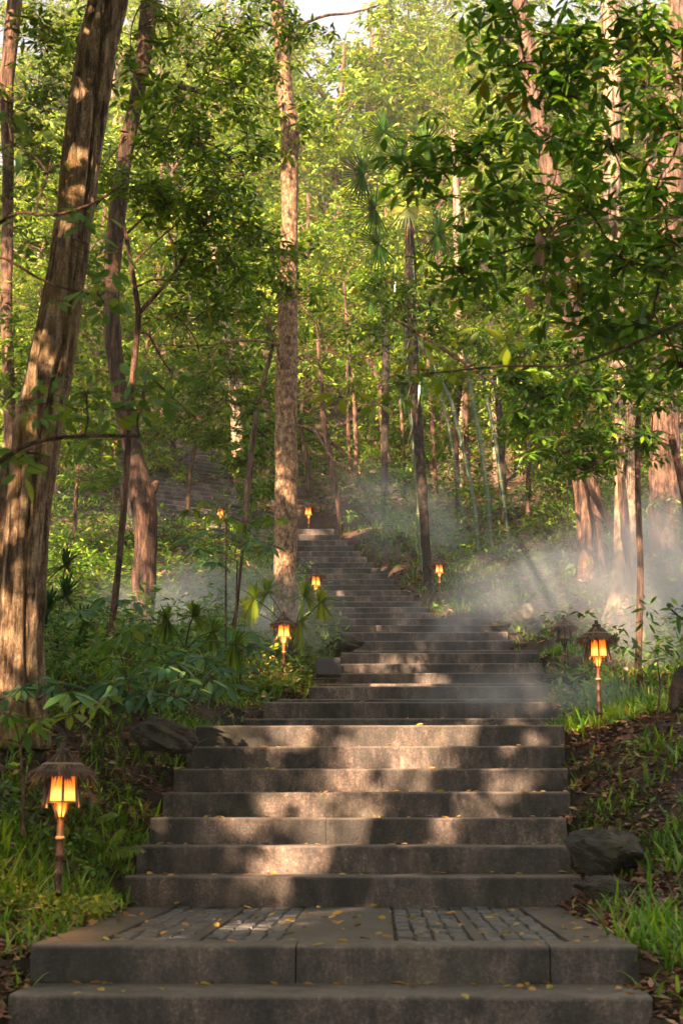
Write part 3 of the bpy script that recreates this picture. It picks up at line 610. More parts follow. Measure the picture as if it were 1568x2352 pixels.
# overhead canopy: leaves added unseen above the view to shade the slope and steps
def overhead(n_wh=20000):
    gx_ = rng.uniform(-5.5, 6.5, n_wh * 3); gy_ = rng.uniform(3.5, 27, n_wh * 3)
    wide = np.abs(gx_) < 2.2 + .24 * gy_; wide &= ~((gy_ > 9) & (np.abs(gx_ + .03 * gy_) > 1.9) & (rng.uniform(0, 1, len(gx_)) > .4)); gx_, gy_ = gx_[wide][:n_wh], gy_[wide][:n_wh]
    g = np.stack([gx_, gy_, gz(gx_, gy_) + rng.uniform(0, 2.0, len(gx_))], -1)
    s0 = np.maximum((.66 * g[:, 1] + 1.0 - g[:, 2]) / (S[2] + .66 * -S[1]), (4.0 - g[:, 2]) / S[2])
    p = g + S * (s0 + rng.uniform(0, 3.5, len(g)))[:, None]
    hx, hy = rng.uniform(-6.8, -1.2, 5000), rng.uniform(24.5, 33, 5000); g4 = np.stack([hx, hy, 5 + .5 * (hy - 25) + rng.uniform(0, .6, 5000)], -1); s4 = np.maximum((.66 * g4[:, 1] + 1.0 - g4[:, 2]) / (S[2] + .66 * -S[1]), 1); p = np.concatenate([p, g4 + S * (s4 + rng.uniform(0, 3, 5000))[:, None]])
    sy = rng.uniform(4.5, 33, 9000); st = steps_a[np.clip(np.searchsorted(steps_a[:, 0], sy) - 1, 0, len(steps_a) - 1)]; sx = rng.uniform(st[:, 2] - .5 - np.where(sy > 25, 3.2, 0), st[:, 3] + .5)
    g2 = np.stack([sx, sy, np.where(sy > 25, 5.5, st[:, 1]) + rng.uniform(0, .6, len(sy))], -1); s2 = np.maximum((.66 * g2[:, 1] + 1.0 - g2[:, 2]) / (S[2] + .66 * -S[1]), (4.0 - g2[:, 2]) / S[2]); p = np.concatenate([p, g2 + S * (s2 + rng.uniform(0, 3.5, len(g2)))[:, None]]); gx_ = p[:, 0]
    # clump them a little so that light falls in patches
    k = sin_noise(np.stack([p @ su, p @ sv, 0 * gx_], -1), 2.1, 3); p = p[k > -.62]
    return p
OV = overhead()
anchors = {}
def give_overhead(root, key, mb, ctr_top):
    anchors[key] = (root, np.asarray(ctr_top))
# --- T1 big left
b = P(45, 1665, 8.6); t1 = tree('large_tree', 'big leaning tree with pale furrowed bark at the left edge', 'tree', (b[0], b[1], b[2]))
mb = MB(); FUR = [(2.15, .5, .10, 1), (1.05, -.4, .13, .7), (.45, .3, .08, .6), (2.75, -.2, .1, .8)]
q = trunk_px(mb, [(40, 1720, 82), (44, 1650, 66), (47, 1500, 54), (55, 1350, 52), (62, 1200, 53), (85, 1000, 58), (125, 800, 54), (150, 650, 48), (172, 500, 46), (195, 300, 50), (225, 100, 50), (248, 0, 50), (300, -250, 46), (330, -500, 40)], 8.6, 150, 84, .04, 9, furrow=.3, seed=2)
topT1 = q[-1, :3]
mb.tube(smooth_line([P(-40, 1720, 8.75), P(-15, 1500, 8.7), P(5, 1250, 8.65), P(30, 1050, 8.62)], 30), np.linspace(.1, .07, 30), 16, .06, 9)
anchors['t1'] = (t1, topT1, mb, M['bark_big'])
# --- T4 centre mottled
b = P(655, 1512, 16.5); t4 = tree('mottled_tree', 'straight tree with mottled tan bark rising beside the upper steps', 'tree', b)
mb = MB(); q = trunk_px(mb, [(655, 1530, 38), (655, 1480, 31), (655, 1400, 28), (655, 1300, 27), (658, 1100, 27), (657, 900, 27), (662, 700, 23), (665, 500, 20), (665, 400, 21), (668, 290, 24), (655, 230, 20), (648, 120, 19), (635, 0, 17), (620, -300, 14)], 16.5, 110, 22, .05, 8, seed=4)
for a, bb_, ex, ey, r0_ in [(676, 790, 345, 790, .02), (690, 55, 870, 12, .022), (685, 970, 800, 1080, .02), (660, 860, 600, 700, .016)]:
    mb.tube(smooth_line([P(a - 12, bb_ + 8, 16.5), P(lerp(a, ex, .3), lerp(bb_, ey, .2) - 12, 16.2), P(lerp(a, ex, .65), lerp(bb_, ey, .7) + 6, 15.8), P(ex, ey, 15.4)], 14), np.linspace(r0_, r0_ * .4, 14), 6)
anchors['t4'] = (t4, q[-1, :3], mb, M['bark_mott'])
# --- T6 pale right
b = P(1420, 1490, 18); t6 = tree('pale_tree', 'pale flared trunk wrapped by a vine rising out of the mist at right', 'tree', b)
mb = MB(); q = trunk_px(mb, [(1418, 1510, 92), (1424, 1465, 58), (1432, 1400, 40), (1437, 1300, 31), (1438, 1200, 29), (1436, 1050, 27), (1428, 950, 25), (1420, 800, 22), (1410, 650, 22), (1402, 480, 23), (1403, 300, 22), (1405, 150, 23), (1400, 0, 23), (1395, -300, 18)], 18, 90, 22, .05, 6, seed=6)
anchors['t6'] = (t6, q[-1, :3], mb, M['bark_pale'])
vmb = MB(); trunk_px(vmb, [(1452, 1440, 6), (1447, 1330, 6), (1432, 1240, 7), (1426, 1150, 7), (1420, 1080, 5), (1432, 1000, 4)], (17.6, 17.7), 40, 8, .05); build('vine', vmb, M['bark_red'], t6, True)
# --- slender stem beside T6
b = P(1462, 1575, 13.5); o_ = tree('slender_tree', 'slender brown stem in front of the vine-wrapped pale trunk', 'tree', b); mb = MB(); lv = LV_()
trunk_px(mb, [(1462, 1590, 10), (1466, 1480, 8), (1470, 1300, 8), (1464, 1150, 7), (1462, 1000, 7), (1470, 860, 6), (1480, 720, 5)], 13.5, 50, 10, .06)
for (a, c_) in ((1450, 800), (1500, 760), (1480, 700)): mass(lv, mb, P(a, c_, 13.3), (.3, .3, .2), 4, 5, .11)
finish(o_, mb, lv, M['bark_red'], M['leaf_mid'])
def simple_tree(name, label, line, d, bm, lm, masses=(), L=.1, sides=14, rough=.06, forks=(), nclump=5, nwh=5, k=7, lod=0, asp=.38, cat='tree', group=None, furrow=0, tilt=(-30, 25), twig=.004):
    b = P(line[0][0], line[0][1], d if not isinstance(d, tuple) else d[0]); root = tree(name, label, cat, b, group); mb = MB(); lv = LV_()
    n = max(16, int(abs(line[0][1] - line[-1][1]) / 14)); q = trunk_px(mb, line, d, n, sides, rough, furrow=furrow, seed=line[0][0])
    for fk in forks: trunk_px(mb, fk, d, 16, 8, .05)
    dm = d if not isinstance(d, tuple) else d[1]
    nodes = [q[:, :4]]; tb = P(line[len(line) // 2][0], line[len(line) // 2][1], dm)
    for ms in sorted(masses, key=lambda m: np.linalg.norm(P(m[0], m[1], m[4] if len(m) > 4 else dm) - tb)):
        (a, c_, rx, ry), dd = ms[:4], (ms[4] if len(ms) > 4 else dm)
        ctr = P(a, c_, dd); r3 = (rx * dd / F, max(rx, ry) * dd / F * .9, ry * dd / F)
        # nearest trunk point below the bough
        allq = np.concatenate(nodes); cand = allq[allq[:, 2] < ctr[2] + .15]; cand = cand if len(cand) else allq; s_ = cand[np.argmin(np.linalg.norm(cand[:, :3] - ctr, axis=1))]
        dist = np.linalg.norm(s_[:3] - ctr); lr = min(.5 * s_[3], .006 + .0045 * dist)
        lr = max(lr, twig * 1.6)
        if dist > .12:
            lp = smooth_line([s_[:3], lerp(s_[:3], ctr, .3) + [0, 0, .1 * dist] + rng.normal(0, .05, 3) * dist, lerp(s_[:3], ctr, .65) + [0, 0, .06 * dist] + rng.normal(0, .05, 3) * dist, ctr], 10); lw = np.linspace(lr, twig * 1.5, 10); mb.tube(lp, lw, 6)
            nodes.append(np.concatenate([lp, lw[:, None] * 1.6], 1)[3:])
        mass(lv, mb, ctr, r3, nclump, nwh, L, k, asp, tilt, twig)
    finish(root, mb, lv if masses else None, bm, lm, lod); return root
# --- T2 dark crooked
simple_tree('crooked_tree', 'dark crooked tree with a knot, curving up behind the thin forked sapling', [(328, 1470, 34), (326, 1430, 27), (330, 1350, 27), (336, 1250, 29), (328, 1150, 30), (312, 1060, 23), (280, 930, 21), (260, 800, 20), (255, 650, 21), (268, 500, 22), (288, 350, 19), (316, 220, 18), (332, 120, 20), (345, 0, 22), (350, -150, 20)], 16, M['bark_dark'], M['leaf_mid'],
    [(430, 150, 90, 60, 14), (400, 60, 90, 50, 14.5), (520, 90, 90, 50, 14), (440, 270, 90, 55, 13.5), (180, 60, 70, 50, 17), (300, 120, 60, 40, 17.5), (350, 420, 60, 50, 15), (460, 400, 80, 50, 14), (560, 240, 80, 55, 14), (570, 350, 70, 45, 14.5), (230, 400, 50, 60, 17)], L=.12, sides=18, rough=.1, nclump=9, nwh=5,
    forks=[[(350, 130, 12), (335, 105, 11), (315, 80, 9)], [(330, 1140, 16), (350, 1125, 15), (362, 1105, 5)], [(318, 230, 8), (400, 195, 8), (480, 215, 7), (560, 250, 5)]])
# --- T3 thin forked sapling
simple_tree('forked_sapling', 'thin sapling that forks in a Y at left, in front of the crooked dark tree', [(250, 1500, 8), (262, 1400, 8), (275, 1280, 8), (290, 1100, 8), (300, 930, 8), (312, 800, 8), (320, 720, 7), (303, 620, 6), (290, 540, 5), (270, 450, 3)], 11, M['bark_red'], M['leaf_mid'],
    [(400, 560, 60, 50), (300, 430, 60, 50), (470, 520, 60, 40), (440, 640, 55, 40), (380, 460, 60, 40), (520, 600, 60, 40), (500, 440, 60, 40), (560, 520, 55, 40, 11.5), (460, 330, 60, 40, 11.5), (560, 640, 60, 40, 12), (420, 740, 60, 40, 12), (500, 700, 60, 40, 12), (380, 330, 60, 40, 12), (560, 400, 60, 40, 12), (400, 230, 60, 40, 12), (540, 200, 60, 40, 12.5), (480, 820, 60, 40, 12), (400, 860, 50, 30, 12)], L=.1, sides=10, forks=[[(318, 722, 6), (345, 690, 6), (390, 645, 5), (430, 580, 4), (470, 510, 2)], [(300, 610, 3), (340, 570, 2.5), (400, 520, 2)]], nclump=6, nwh=6)
simple_tree('slender_tree', 'slender bent stem rising between the crooked tree and the mottled trunk', [(560, 1200, 8), (570, 1120, 8), (578, 1030, 7), (592, 930, 6), (612, 850, 5), (630, 780, 4)], 20, M['bark_red'], M['leaf_mid'],
    [(560, 700, 60, 45), (620, 760, 50, 40), (520, 800, 60, 45), (600, 620, 50, 40), (540, 880, 60, 40), (480, 720, 50, 40), (455, 830, 55, 40), (590, 940, 50, 30)], L=.12, sides=8, nclump=7, nwh=6)
simple_tree('broadleaf_tree', 'leafy young tree at the far left edge behind the big leaning tree', [(30, 1250, 16), (25, 1000, 15), (15, 700, 15), (20, 400, 14), (15, 200, 18), (35, 0, 20)], 19, M['bark_red'], M['leaf_mid'],
    [(40, 80, 90, 60), (110, 200, 80, 60), (30, 260, 80, 60), (90, 330, 80, 60), (30, 430, 90, 60), (60, 560, 90, 60), (25, 680, 80, 60), (110, 120, 60, 60), (60, 800, 80, 60), (30, 920, 80, 50), (200, 900, 60, 50, 20), (210, 780, 50, 50, 20), (230, 1010, 60, 40, 20)], L=.15, nclump=9, nwh=6)
simple_tree('broadleaf_tree', 'tree with a sunlit patch on its trunk behind the bushes left of the mottled tree', [(548, 1060, 16), (545, 980, 15), (540, 900, 14), (525, 800, 12), (500, 650, 10), (480, 480, 8)], 26, M['bark_pale'], M['leaf_mid'],
    [(480, 480, 70, 60), (560, 560, 60, 50), (420, 600, 70, 50), (520, 680, 70, 50), (420, 740, 70, 50), (480, 860, 80, 50), (400, 900, 70, 50), (560, 420, 70, 50), (600, 800, 50, 50)], L=.15, nclump=9, nwh=7, lod=0)
# --- right side big trunks
simple_tree('tall_tree', 'tall reddish tree leaning left out of the mist between bamboo and pale trunk', [(1358, 1350, 36), (1355, 1280, 31), (1352, 1150, 29), (1340, 1000, 26), (1315, 750, 24), (1288, 540, 22), (1264, 400, 22), (1238, 270, 21), (1215, 150, 21), (1190, 0, 22), (1170, -150, 20)], 22, M['bark_red'], M['leaf_mid'],
    [(1150, 480, 80, 50), (1230, 560, 80, 50), (1330, 480, 70, 60), (1160, 620, 70, 50), (1260, 720, 80, 50), (1180, 780, 80, 50), (1120, 700, 60, 40)], L=.15, nclump=8, nwh=6)
simple_tree('tall_tree', 'thick reddish-brown trunk at the right edge behind the mist', [(1528, 1345, 44), (1526, 1250, 38), (1524, 1100, 37), (1526, 950, 34), (1530, 700, 32), (1540, 400, 30), (1560, 0, 28)], 24, M['bark_red'], M['leaf_mid'],
    [(1500, 500, 70, 60), (1540, 700, 70, 60), (1440, 820, 70, 50), (1500, 900, 70, 40)], L=.16, nclump=8, nwh=6)
simple_tree('slender_tree', 'thin reddish stem just left of the tall reddish leaning tree', [(1330, 1240, 6), (1325, 1150, 6), (1315, 1080, 5), (1300, 1000, 5), (1290, 900, 4)], 21, M['bark_red'], M['leaf_mid'],
    [(1290, 880, 60, 40, 17), (1350, 930, 60, 35, 17), (1240, 960, 60, 35, 17), (1200, 900, 60, 35, 17)], L=.12, sides=8, nclump=8, nwh=7)
# mid right maple-like layered sprays
simple_tree('layered_tree', 'green tree with flat layered sprays reaching over the mist at right', [(1640, 1500, 14), (1600, 1300, 13), (1570, 1120, 11), (1540, 1000, 8)], 13, M['bark_red'], M['leaf_front'],
    [(1480, 920, 90, 30), (1380, 880, 90, 30), (1270, 910, 80, 28), (1200, 960, 75, 26), (1330, 980, 90, 28), (1440, 1010, 80, 26), (1260, 1030, 80, 24), (1370, 1060, 70, 22), (1180, 880, 60, 24), (1530, 860, 60, 30), (1420, 780, 80, 30), (1320, 800, 80, 30), (1200, 820, 70, 26)], L=.10, nclump=9, nwh=7, k=7, tilt=(-20, 8), twig=.003)
# --- foreground right tree with large dark leaves, trunk outside the frame
simple_tree('overhanging_tree', 'dark glossy-leaved tree whose boughs overhang from the right', [(2050, 2300, 45), (2020, 1900, 40), (1980, 1300, 36), (1900, 800, 32), (1800, 300, 26), (1750, -200, 20)], 6.2, M['bark_dark'], M['leaf_front'],
    [(1180, 40, 90, 50), (1290, 90, 90, 60), (1420, 40, 90, 60), (1530, 90, 80, 60), (1180, 150, 80, 50), (1300, 220, 90, 50), (1480, 200, 90, 60), (1560, 300, 70, 70), (1240, 330, 80, 45), (1400, 330, 90, 60), (1100, 350, 80, 35), (980, 380, 70, 24), (1160, 440, 70, 36), (1330, 470, 90, 45), (1500, 450, 90, 60), (1240, 560, 70, 45), (1420, 590, 90, 50), (1550, 560, 60, 70), (1330, 680, 70, 45), (1500, 720, 80, 55), (1560, 840, 60, 50), (1060, 620, 60, 18), (1300, 140, 60, 40)], L=.088, nclump=6, nwh=5, k=6, lod=1, asp=.36, twig=.0032)
simple_tree('overhanging_tree', 'out-leaning leafy tree beyond the dark overhanging boughs at upper right', [(1900, 1700, 45), (1850, 1200, 36), (1780, 600, 30), (1700, 100, 22)], 10, M['bark_dark'], M['leaf_front'],
    [(1420, 120, 90, 60), (1540, 200, 80, 70), (1300, 300, 90, 60), (1480, 400, 90, 60), (1370, 500, 90, 60), (1540, 560, 80, 60), (1240, 460, 80, 50), (1460, 680, 90, 60), (1360, 760, 80, 40), (1550, 760, 70, 60), (1260, 660, 60, 40), (1440, 860, 80, 40), (1320, 900, 60, 30)], L=.11, nclump=6, nwh=5, k=6, twig=.003)
# near left branches (pale, out of focus)
simple_tree('near_sapling', 'out-of-focus twigs with pale green leaves in front of the big left trunk', [(-260, 1500, 20), (-200, 1250, 18), (-120, 1130, 14), (0, 1060, 7), (70, 1015, 5), (180, 1000, 5), (320, 1002, 4)], 4.6, M['bark_red'], M['leaf_near'],
    [(90, 930, 60, 30), (200, 905, 60, 22), (280, 935, 40, 18), (60, 1040, 40, 20), (330, 900, 40, 20), (450, 960, 60, 20, 6), (540, 930, 60, 22, 6.5)], L=.07, nclump=3, nwh=3, k=5, lod=1, asp=.45, twig=.0025)
simple_tree('near_sapling', 'out-of-focus leafy twigs crossing the upper part of the big left trunk', [(-330, 900, 20), (-200, 700, 14), (-60, 560, 7), (40, 480, 4), (110, 500, 3.5), (215, 470, 3), (290, 420, 2)], 4.8, M['bark_dark'], M['leaf_near'],
    [(110, 400, 40, 30), (30, 330, 50, 30), (180, 540, 45, 40), (230, 680, 45, 30), (20, 240, 40, 30), (120, 490, 40, 30)], L=.075, nclump=3, nwh=2, k=6, lod=1, asp=.42, twig=.0025)
simple_tree('near_sapling', 'small twig of yellow-green leaves hanging before the bamboo', [(1680, 690, 5), (1500, 770, 4), (1300, 850, 3), (1190, 835, 3), (1060, 850, 2.5), (985, 858, 2)], 5.0, M['bark_dark'], M['lime'],
    [(985, 850, 45, 12), (930, 870, 30, 10), (1090, 838, 30, 10)], L=.07, nclump=2, nwh=2, k=5, lod=1, asp=.42, twig=.002)
simple_tree('hanging_twig', 'drooping twig of dark narrow leaves at the right edge in front of the mist', [(1700, 1560, 5), (1600, 1440, 3), (1560, 1420, 2.5), (1530, 1390, 2)], 6, M['bark_dark'], M['leaf_front'],
    [(1550, 1398, 18, 8)], L=.07, nclump=2, nwh=2, k=5, lod=1, asp=.26, cat='twig', twig=.0015)
# withered leaves hanging at right
root = thing('withered_spray', 'withered brown leaves hanging in the dark foliage at right', 'leaves', P(1235, 560, 6)); lv = LV_()
pts = [(1242, 590), (1245, 640), (1212, 690), (1258, 690), (1345, 580), (1410, 530), (1236, 560)]
c_ = np.array([P(a, b_ - 20, 6.0) for a, b_ in pts for _ in (0, 1)]); 
for q in c_: lv = LV_(); lv.add((q + rng.normal(0, .008, 3))[None], np.array([[0, 0, -1.0]]) + rng.normal(0, .25, (1, 3)), rand_dir(1), .075, .03); link('withered_leaf', lv.mesh('withered_leaf', 1, False, root.location), M['dead_leaf'], root)
mb = MB(); mb.tube([P(1560, 500, 6.1), P(1400, 505, 6), P(1300, 520, 6), P(1230, 560, 6)], [.005, .004, .003, .002], 5)
for a, b_ in pts: mb.tube([P(lerp(a, 1300, .3), 520, 6), P(a, b_ - 20, 6)], [.002, .0012], 4)
build('stalk', mb, M['twig'], root)
# --- small trunks in the middle distance
mids = [('slender tree leaning left beside the top of the upper flight', [(787, 1245, 7), (775, 1140, 7), (755, 1040, 7), (740, 950, 6), (738, 880, 5), (730, 780, 4)], 25.5, 'bark_red'),
        ('slanting thin stem behind the leaning slender tree', [(862, 1195, 5), (835, 1120, 5), (805, 1060, 5), (760, 1010, 5), (692, 978, 4)], 27, 'bark_dark'),
        ('forked pale tree on the litter slope behind the palm', [(888, 1075, 13), (884, 1020, 10), (880, 960, 10), (876, 900, 9), (866, 860, 8), (845, 825, 6)], 30, 'bark_red'),
        ('dark thin stem right behind the mottled trunk', [(706, 1130, 6), (708, 1080, 6), (700, 1030, 6), (690, 990, 5), (696, 900, 4)], 26.5, 'bark_dark'),
        ('thin trunk with pale spots behind the fan palm fronds', [(1055, 1180, 8), (1058, 1000, 9), (1062, 850, 9), (1052, 720, 10), (1052, 600, 11), (1048, 450, 9), (1040, 300, 7)], 31, 'bark_pale'),
        ('thin reddish trunk among the bamboo', [(1075, 1240, 7), (1072, 1100, 7), (1070, 980, 7), (1066, 880, 6), (1075, 700, 5)], 27, 'bark_red'),
        ('pale thin trunk right of the bamboo', [(1140, 1150, 6), (1135, 1000, 7), (1132, 880, 7), (1132, 800, 6)], 31, 'bark_pale'),
        ('reddish pole-like stem right of the palm', [(1005, 1195, 5), (998, 1080, 5), (992, 980, 5), (985, 860, 5), (975, 700, 4)], 27, 'bark_red'),
        ('dark stem rising at the left of the bamboo clump', [(1050, 1215, 5), (1050, 1100, 6), (1045, 980, 6), (1060, 860, 6)], 25, 'bark_dark'),
        ('thin crooked stem in the thicket left of the palm', [(806, 1110, 4), (800, 1000, 4), (795, 900, 4), (800, 800, 3)], 29, 'bark_red')]
for i, (lab, line, d, bk) in enumerate(mids):
    tx, ty = line[-1][:2]
    simple_tree('slender_tree', lab, line, d, M[bk], M['leaf_mid'] if i % 2 else M['leaf_back'], [(tx + rng.uniform(-60, 60), ty + rng.uniform(-90, 60), 60, 45) for _ in range(6)], L=.14, sides=8, nclump=6, nwh=6, twig=.006)
# lean branch from right over the bamboo
simple_tree('leaning_branch_tree', 'long dark bough slanting down behind the yellow-green twig', [(1420, 1240, 9), (1330, 1080, 7), (1210, 930, 6), (1120, 870, 5), (1000, 790, 4), (900, 730, 3)], 19, M['bark_dark'], M['leaf_mid'],
    [(1000, 740, 60, 35), (920, 700, 60, 35), (1080, 780, 60, 35), (880, 640, 60, 35), (1120, 700, 70, 40), (1040, 660, 60, 30), (830, 760, 50, 30)], L=.12, nclump=7, nwh=6)
# leafy understorey trees in the centre
for i, (lab, line, d, ms) in enumerate([
    ('bushy green tree filling the middle between mottled trunk and palm', [(820, 1150, 5), (815, 950, 5), (800, 800, 4), (790, 650, 3)], 28, [(760, 640, 80, 50), (850, 560, 80, 50), (730, 730, 60, 50), (800, 820, 80, 50), (860, 700, 70, 50), (740, 540, 60, 50), (760, 900, 70, 50), (850, 930, 70, 40), (900, 820, 60, 40), (700, 820, 50, 50)]),
    ('bushy dark green tree between the bamboo and the layered tree', [(1210, 1190, 6), (1215, 1050, 6), (1200, 900, 5), (1190, 750, 4)], 27, [(1190, 680, 80, 50), (1260, 780, 80, 50), (1130, 780, 70, 50), (1200, 870, 80, 50), (1290, 900, 70, 50), (1230, 1000, 80, 50), (1150, 960, 60, 50), (1080, 1000, 60, 50), (1320, 1060, 70, 50)]),
    ('dark bushy tree under the fan palm crown', [(930, 1150, 4), (925, 1000, 4), (915, 880, 3)], 27, [(900, 860, 70, 50), (950, 930, 60, 50), (1010, 850, 70, 50), (890, 980, 60, 50), (1000, 1000, 70, 50), (960, 1090, 70, 40), (900, 1090, 50, 30), (1100, 1100, 60, 40)]),
    ('low leafy tree left of the crooked dark tree', [(170, 1280, 5), (175, 1150, 5), (180, 1050, 4), (190, 950, 3)], 21, [(180, 1000, 70, 50), (220, 1100, 60, 40), (170, 900, 70, 50), (230, 850, 60, 50), (200, 720, 60, 60), (220, 600, 60, 60)]),
    ('leafy tree hiding the farthest flight', [(430, 1180, 5), (435, 1100, 5), (450, 1010, 4)], 21, [(500, 1000, 50, 25), (400, 950, 70, 35), (560, 1060, 40, 25), (600, 1120, 40, 30), (430, 880, 70, 50), (520, 900, 60, 50), (590, 1000, 40, 40)])]):
    simple_tree('bushy_tree', lab, line, d, M['bark_red'], M['leaf_mid'], ms, L=.13, sides=8, nclump=9, nwh=6, twig=.004)
# ---------------- bamboo
bam = [([(972, 1320, 7), (962, 1200, 7), (948, 1000, 7), (936, 850, 6), (932, 700, 5)], 21.5, 'pale green bamboo culm hugging the dark palm trunk'),
       ([(1098, 1270, 6), (1092, 1180, 6), (1070, 1060, 6), (1035, 920, 6), (985, 820, 6), (930, 740, 5)], 22.5, 'thick bamboo culm bowing left over the reddish stems'),
       ([(1128, 1255, 6), (1118, 1130, 6), (1100, 1000, 6), (1078, 880, 5), (1062, 780, 5)], 22.8, 'second bamboo culm right of the bowing thick one'),
       ([(1168, 1250, 5), (1155, 1140, 5), (1135, 1000, 5), (1110, 880, 5), (1095, 760, 4)], 23, 'rightmost bamboo culm of the clump'),
       ([(1065, 1200, 4), (1050, 1100, 4), (1030, 980, 4), (1005, 880, 4)], 24, 'thinnest bamboo culm behind the bowing one')]
for line, d, lab in bam:
    b = P(line[0][0], line[0][1], d); root = thing('bamboo', lab, 'bamboo', b, 'bamboo culms beside the palm'); q = smooth_line([[*P(a, c, d), w_ * d / F] for a, c, w_ in line], 70)
    r = q[:, 3].copy() * .8; r[::5] *= 1.22; mb = MB(); mb.tube(q[:, :3], r, 10); build('culm', mb, M['bamboo'], root, True)
    mb = MB(); 
    for k in range(5, 70, 5): mb.tube([q[k, :3] - [0, 0, .006], q[k, :3] + [0, 0, .006]], [q[k, 3] * 1.05] * 2, 10)
    build('node_ring', mb, M['band'], root)
    bl = BL(); tp = q[-1, :3]; nb = 160; c_ = tp + rng.normal(0, .45, (nb, 3)) * [1, 1, .6]; bl.add(c_, rand_dir(nb) * [1, 1, .3], rng.uniform(.12, .2, nb), .022, .4); link('foliage', bl.mesh('foliage', True, root.location), M['leaf_back'], root)
# ---------------- fan palms
def fan(bl, c, n_dir, L, nseg=30, spread=260, droop=.35, W=.03):
    n_dir = norm(np.asarray(n_dir, float)); side = norm(np.cross(n_dir, [0, .94, .34])); up = np.cross(side, n_dir)
    a = np.radians(np.linspace(-spread / 2, spread / 2, nseg)); d = np.cos(a)[:, None] * n_dir + np.sin(a)[:, None] * side + .18 * np.abs(np.sin(a))[:, None] * up
    bl.add(np.repeat(np.array([c]), nseg, 0), d, L * (1 - .12 * np.abs(a) / 2) * rng.uniform(.85, 1.1, nseg), W, droop * rng.uniform(.5, 1.4, nseg))
def fan_palm(label, line, d, fans, L, m='palm_leaf', trunkmat='palm_bark', pale=(), W=.03, name='fan_palm'):
    b = P(*line[0][:2], d); root = thing(name, label, 'palm', b); mb = MB(); q = smooth_line([[*P(a, c, d), w_ * d / F] for a, c, w_ in line], 60)
    if line[0][2] > 0: mb.tube(q[:, :3], q[:, 3], 14, .16, 14); build('trunk', mb, M[trunkmat], root)
    heart = q[-1, :3]
    for i, (fx, fy, dx, dz, dy) in enumerate(fans):
        mb = MB(); c = P(fx, fy, d + dy); mid = lerp(heart, c, .5) + [0, 0, .12 * np.linalg.norm(c - heart)]; 
        bl = BL(); fan(bl, c, (dx, -.25, dz), L * random.uniform(.85, 1.15), W=W, droop=.3 if L < .35 else .13)
        fr = link('frond', bl.mesh('frond', False, root.location), M['palm_pale' if i in pale else m], root)
        mb.tube(smooth_line([heart, mid, c], 8), [.007] * 8, 5); x = build('frond_stalk', mb, M['palm_leaf'], None, True, root); x.parent = fr
    return root, q
root, q = fan_palm('tall fan palm with a dark fibrous trunk in the middle of the picture', [(982, 1335, 10), (978, 1260, 10), (968, 1100, 11), (957, 950, 12), (950, 850, 11), (945, 700, 12), (942, 600, 14), (940, 530, 9), (937, 475, 4)], 21.2,
    [(881, 305, -.2, .9, .3), (919, 365, 0, .8, -.2), (974, 340, .5, .5, .2), (834, 400, -.8, .3, 0), (934, 478, 0, -.35, -.5), (1004, 535, .8, -.2, 0), (870, 560, -.8, -.3, .2), (890, 690, -.3, -.9, -.3), (985, 690, .3, -.9, 0), (925, 880, -.2, -1, .1), (965, 860, .3, -1, -.2), (860, 480, -.9, 0, .3)], .54, pale=(4,), W=.036)
bl = BL(); nb = 90; k = rng.integers(20, 58, nb); p = q[k, :3]; dd = rand_dir(nb) * [1, 1, 0]; bl.add(p + dd * .05, dd * .5 + [0, 0, -.9], rng.uniform(.15, .5, nb), .018, .2)
link('dead_fibre', bl.mesh('dead_fibre', False, root.location), M['thatch'], root)
fan_palm('fan palm showing only its crown behind the pale-spotted trunk at right', [(1160, 1200, 7), (1150, 1000, 8), (1125, 720, 8), (1110, 600, 8)], 26, [(1104, 445, .1, .8, 0), (1150, 640, .8, -.2, -.5), (1120, 560, .9, .3, 0), (1060, 560, -.8, .1, 0), (1180, 560, .9, .4, .3), (1144, 650, -.2, -.9, 0)], .45)
fan_palm('second fan palm with drooping grey fronds left of the tall palm', [(880, 1180, 7), (884, 1000, 8), (886, 800, 9), (880, 690, 9)], 26, [(850, 690, -.8, -.6, 0), (905, 680, .7, -.5, 0), (870, 660, -.3, .6, 0), (860, 750, -.5, -.9, -.3), (910, 760, .3, -.9, 0)], .4)
fan_palm('low fan palm with bright fronds at the foot of the mottled tree', [(665, 1540, 9), (670, 1500, 10), (673, 1470, 9)], 15.8, [(585, 1375, -.8, .4, -.3), (615, 1360, -.3, .8, 0), (565, 1400, -.9, -.1, 0), (700, 1370, .4, .8, 0), (735, 1385, .9, .25, -.2), (690, 1425, .6, -.6, -.3)], .27, m='lime', W=.036)
fan_palm('small fan palm in the shade beside the big left trunk', [(130, 1500, 6), (130, 1470, 6)], 12, [(110, 1400, -.5, .6, 0), (150, 1370, .3, .8, 0), (190, 1440, .9, .1, 0), (90, 1440, -.9, 0, 0), (150, 1300, .2, .9, .3)], .26)
fan_palm('dark fan palm in the undergrowth below the forked sapling', [(420, 1560, 4), (425, 1490, 4)], 11.5, [(385, 1425, -.8, .0, 0), (445, 1415, .3, .5, -.4), (490, 1450, .9, -.3, 0), (540, 1480, .9, -.4, -.2)], .20, m='leaf_under', W=.03)
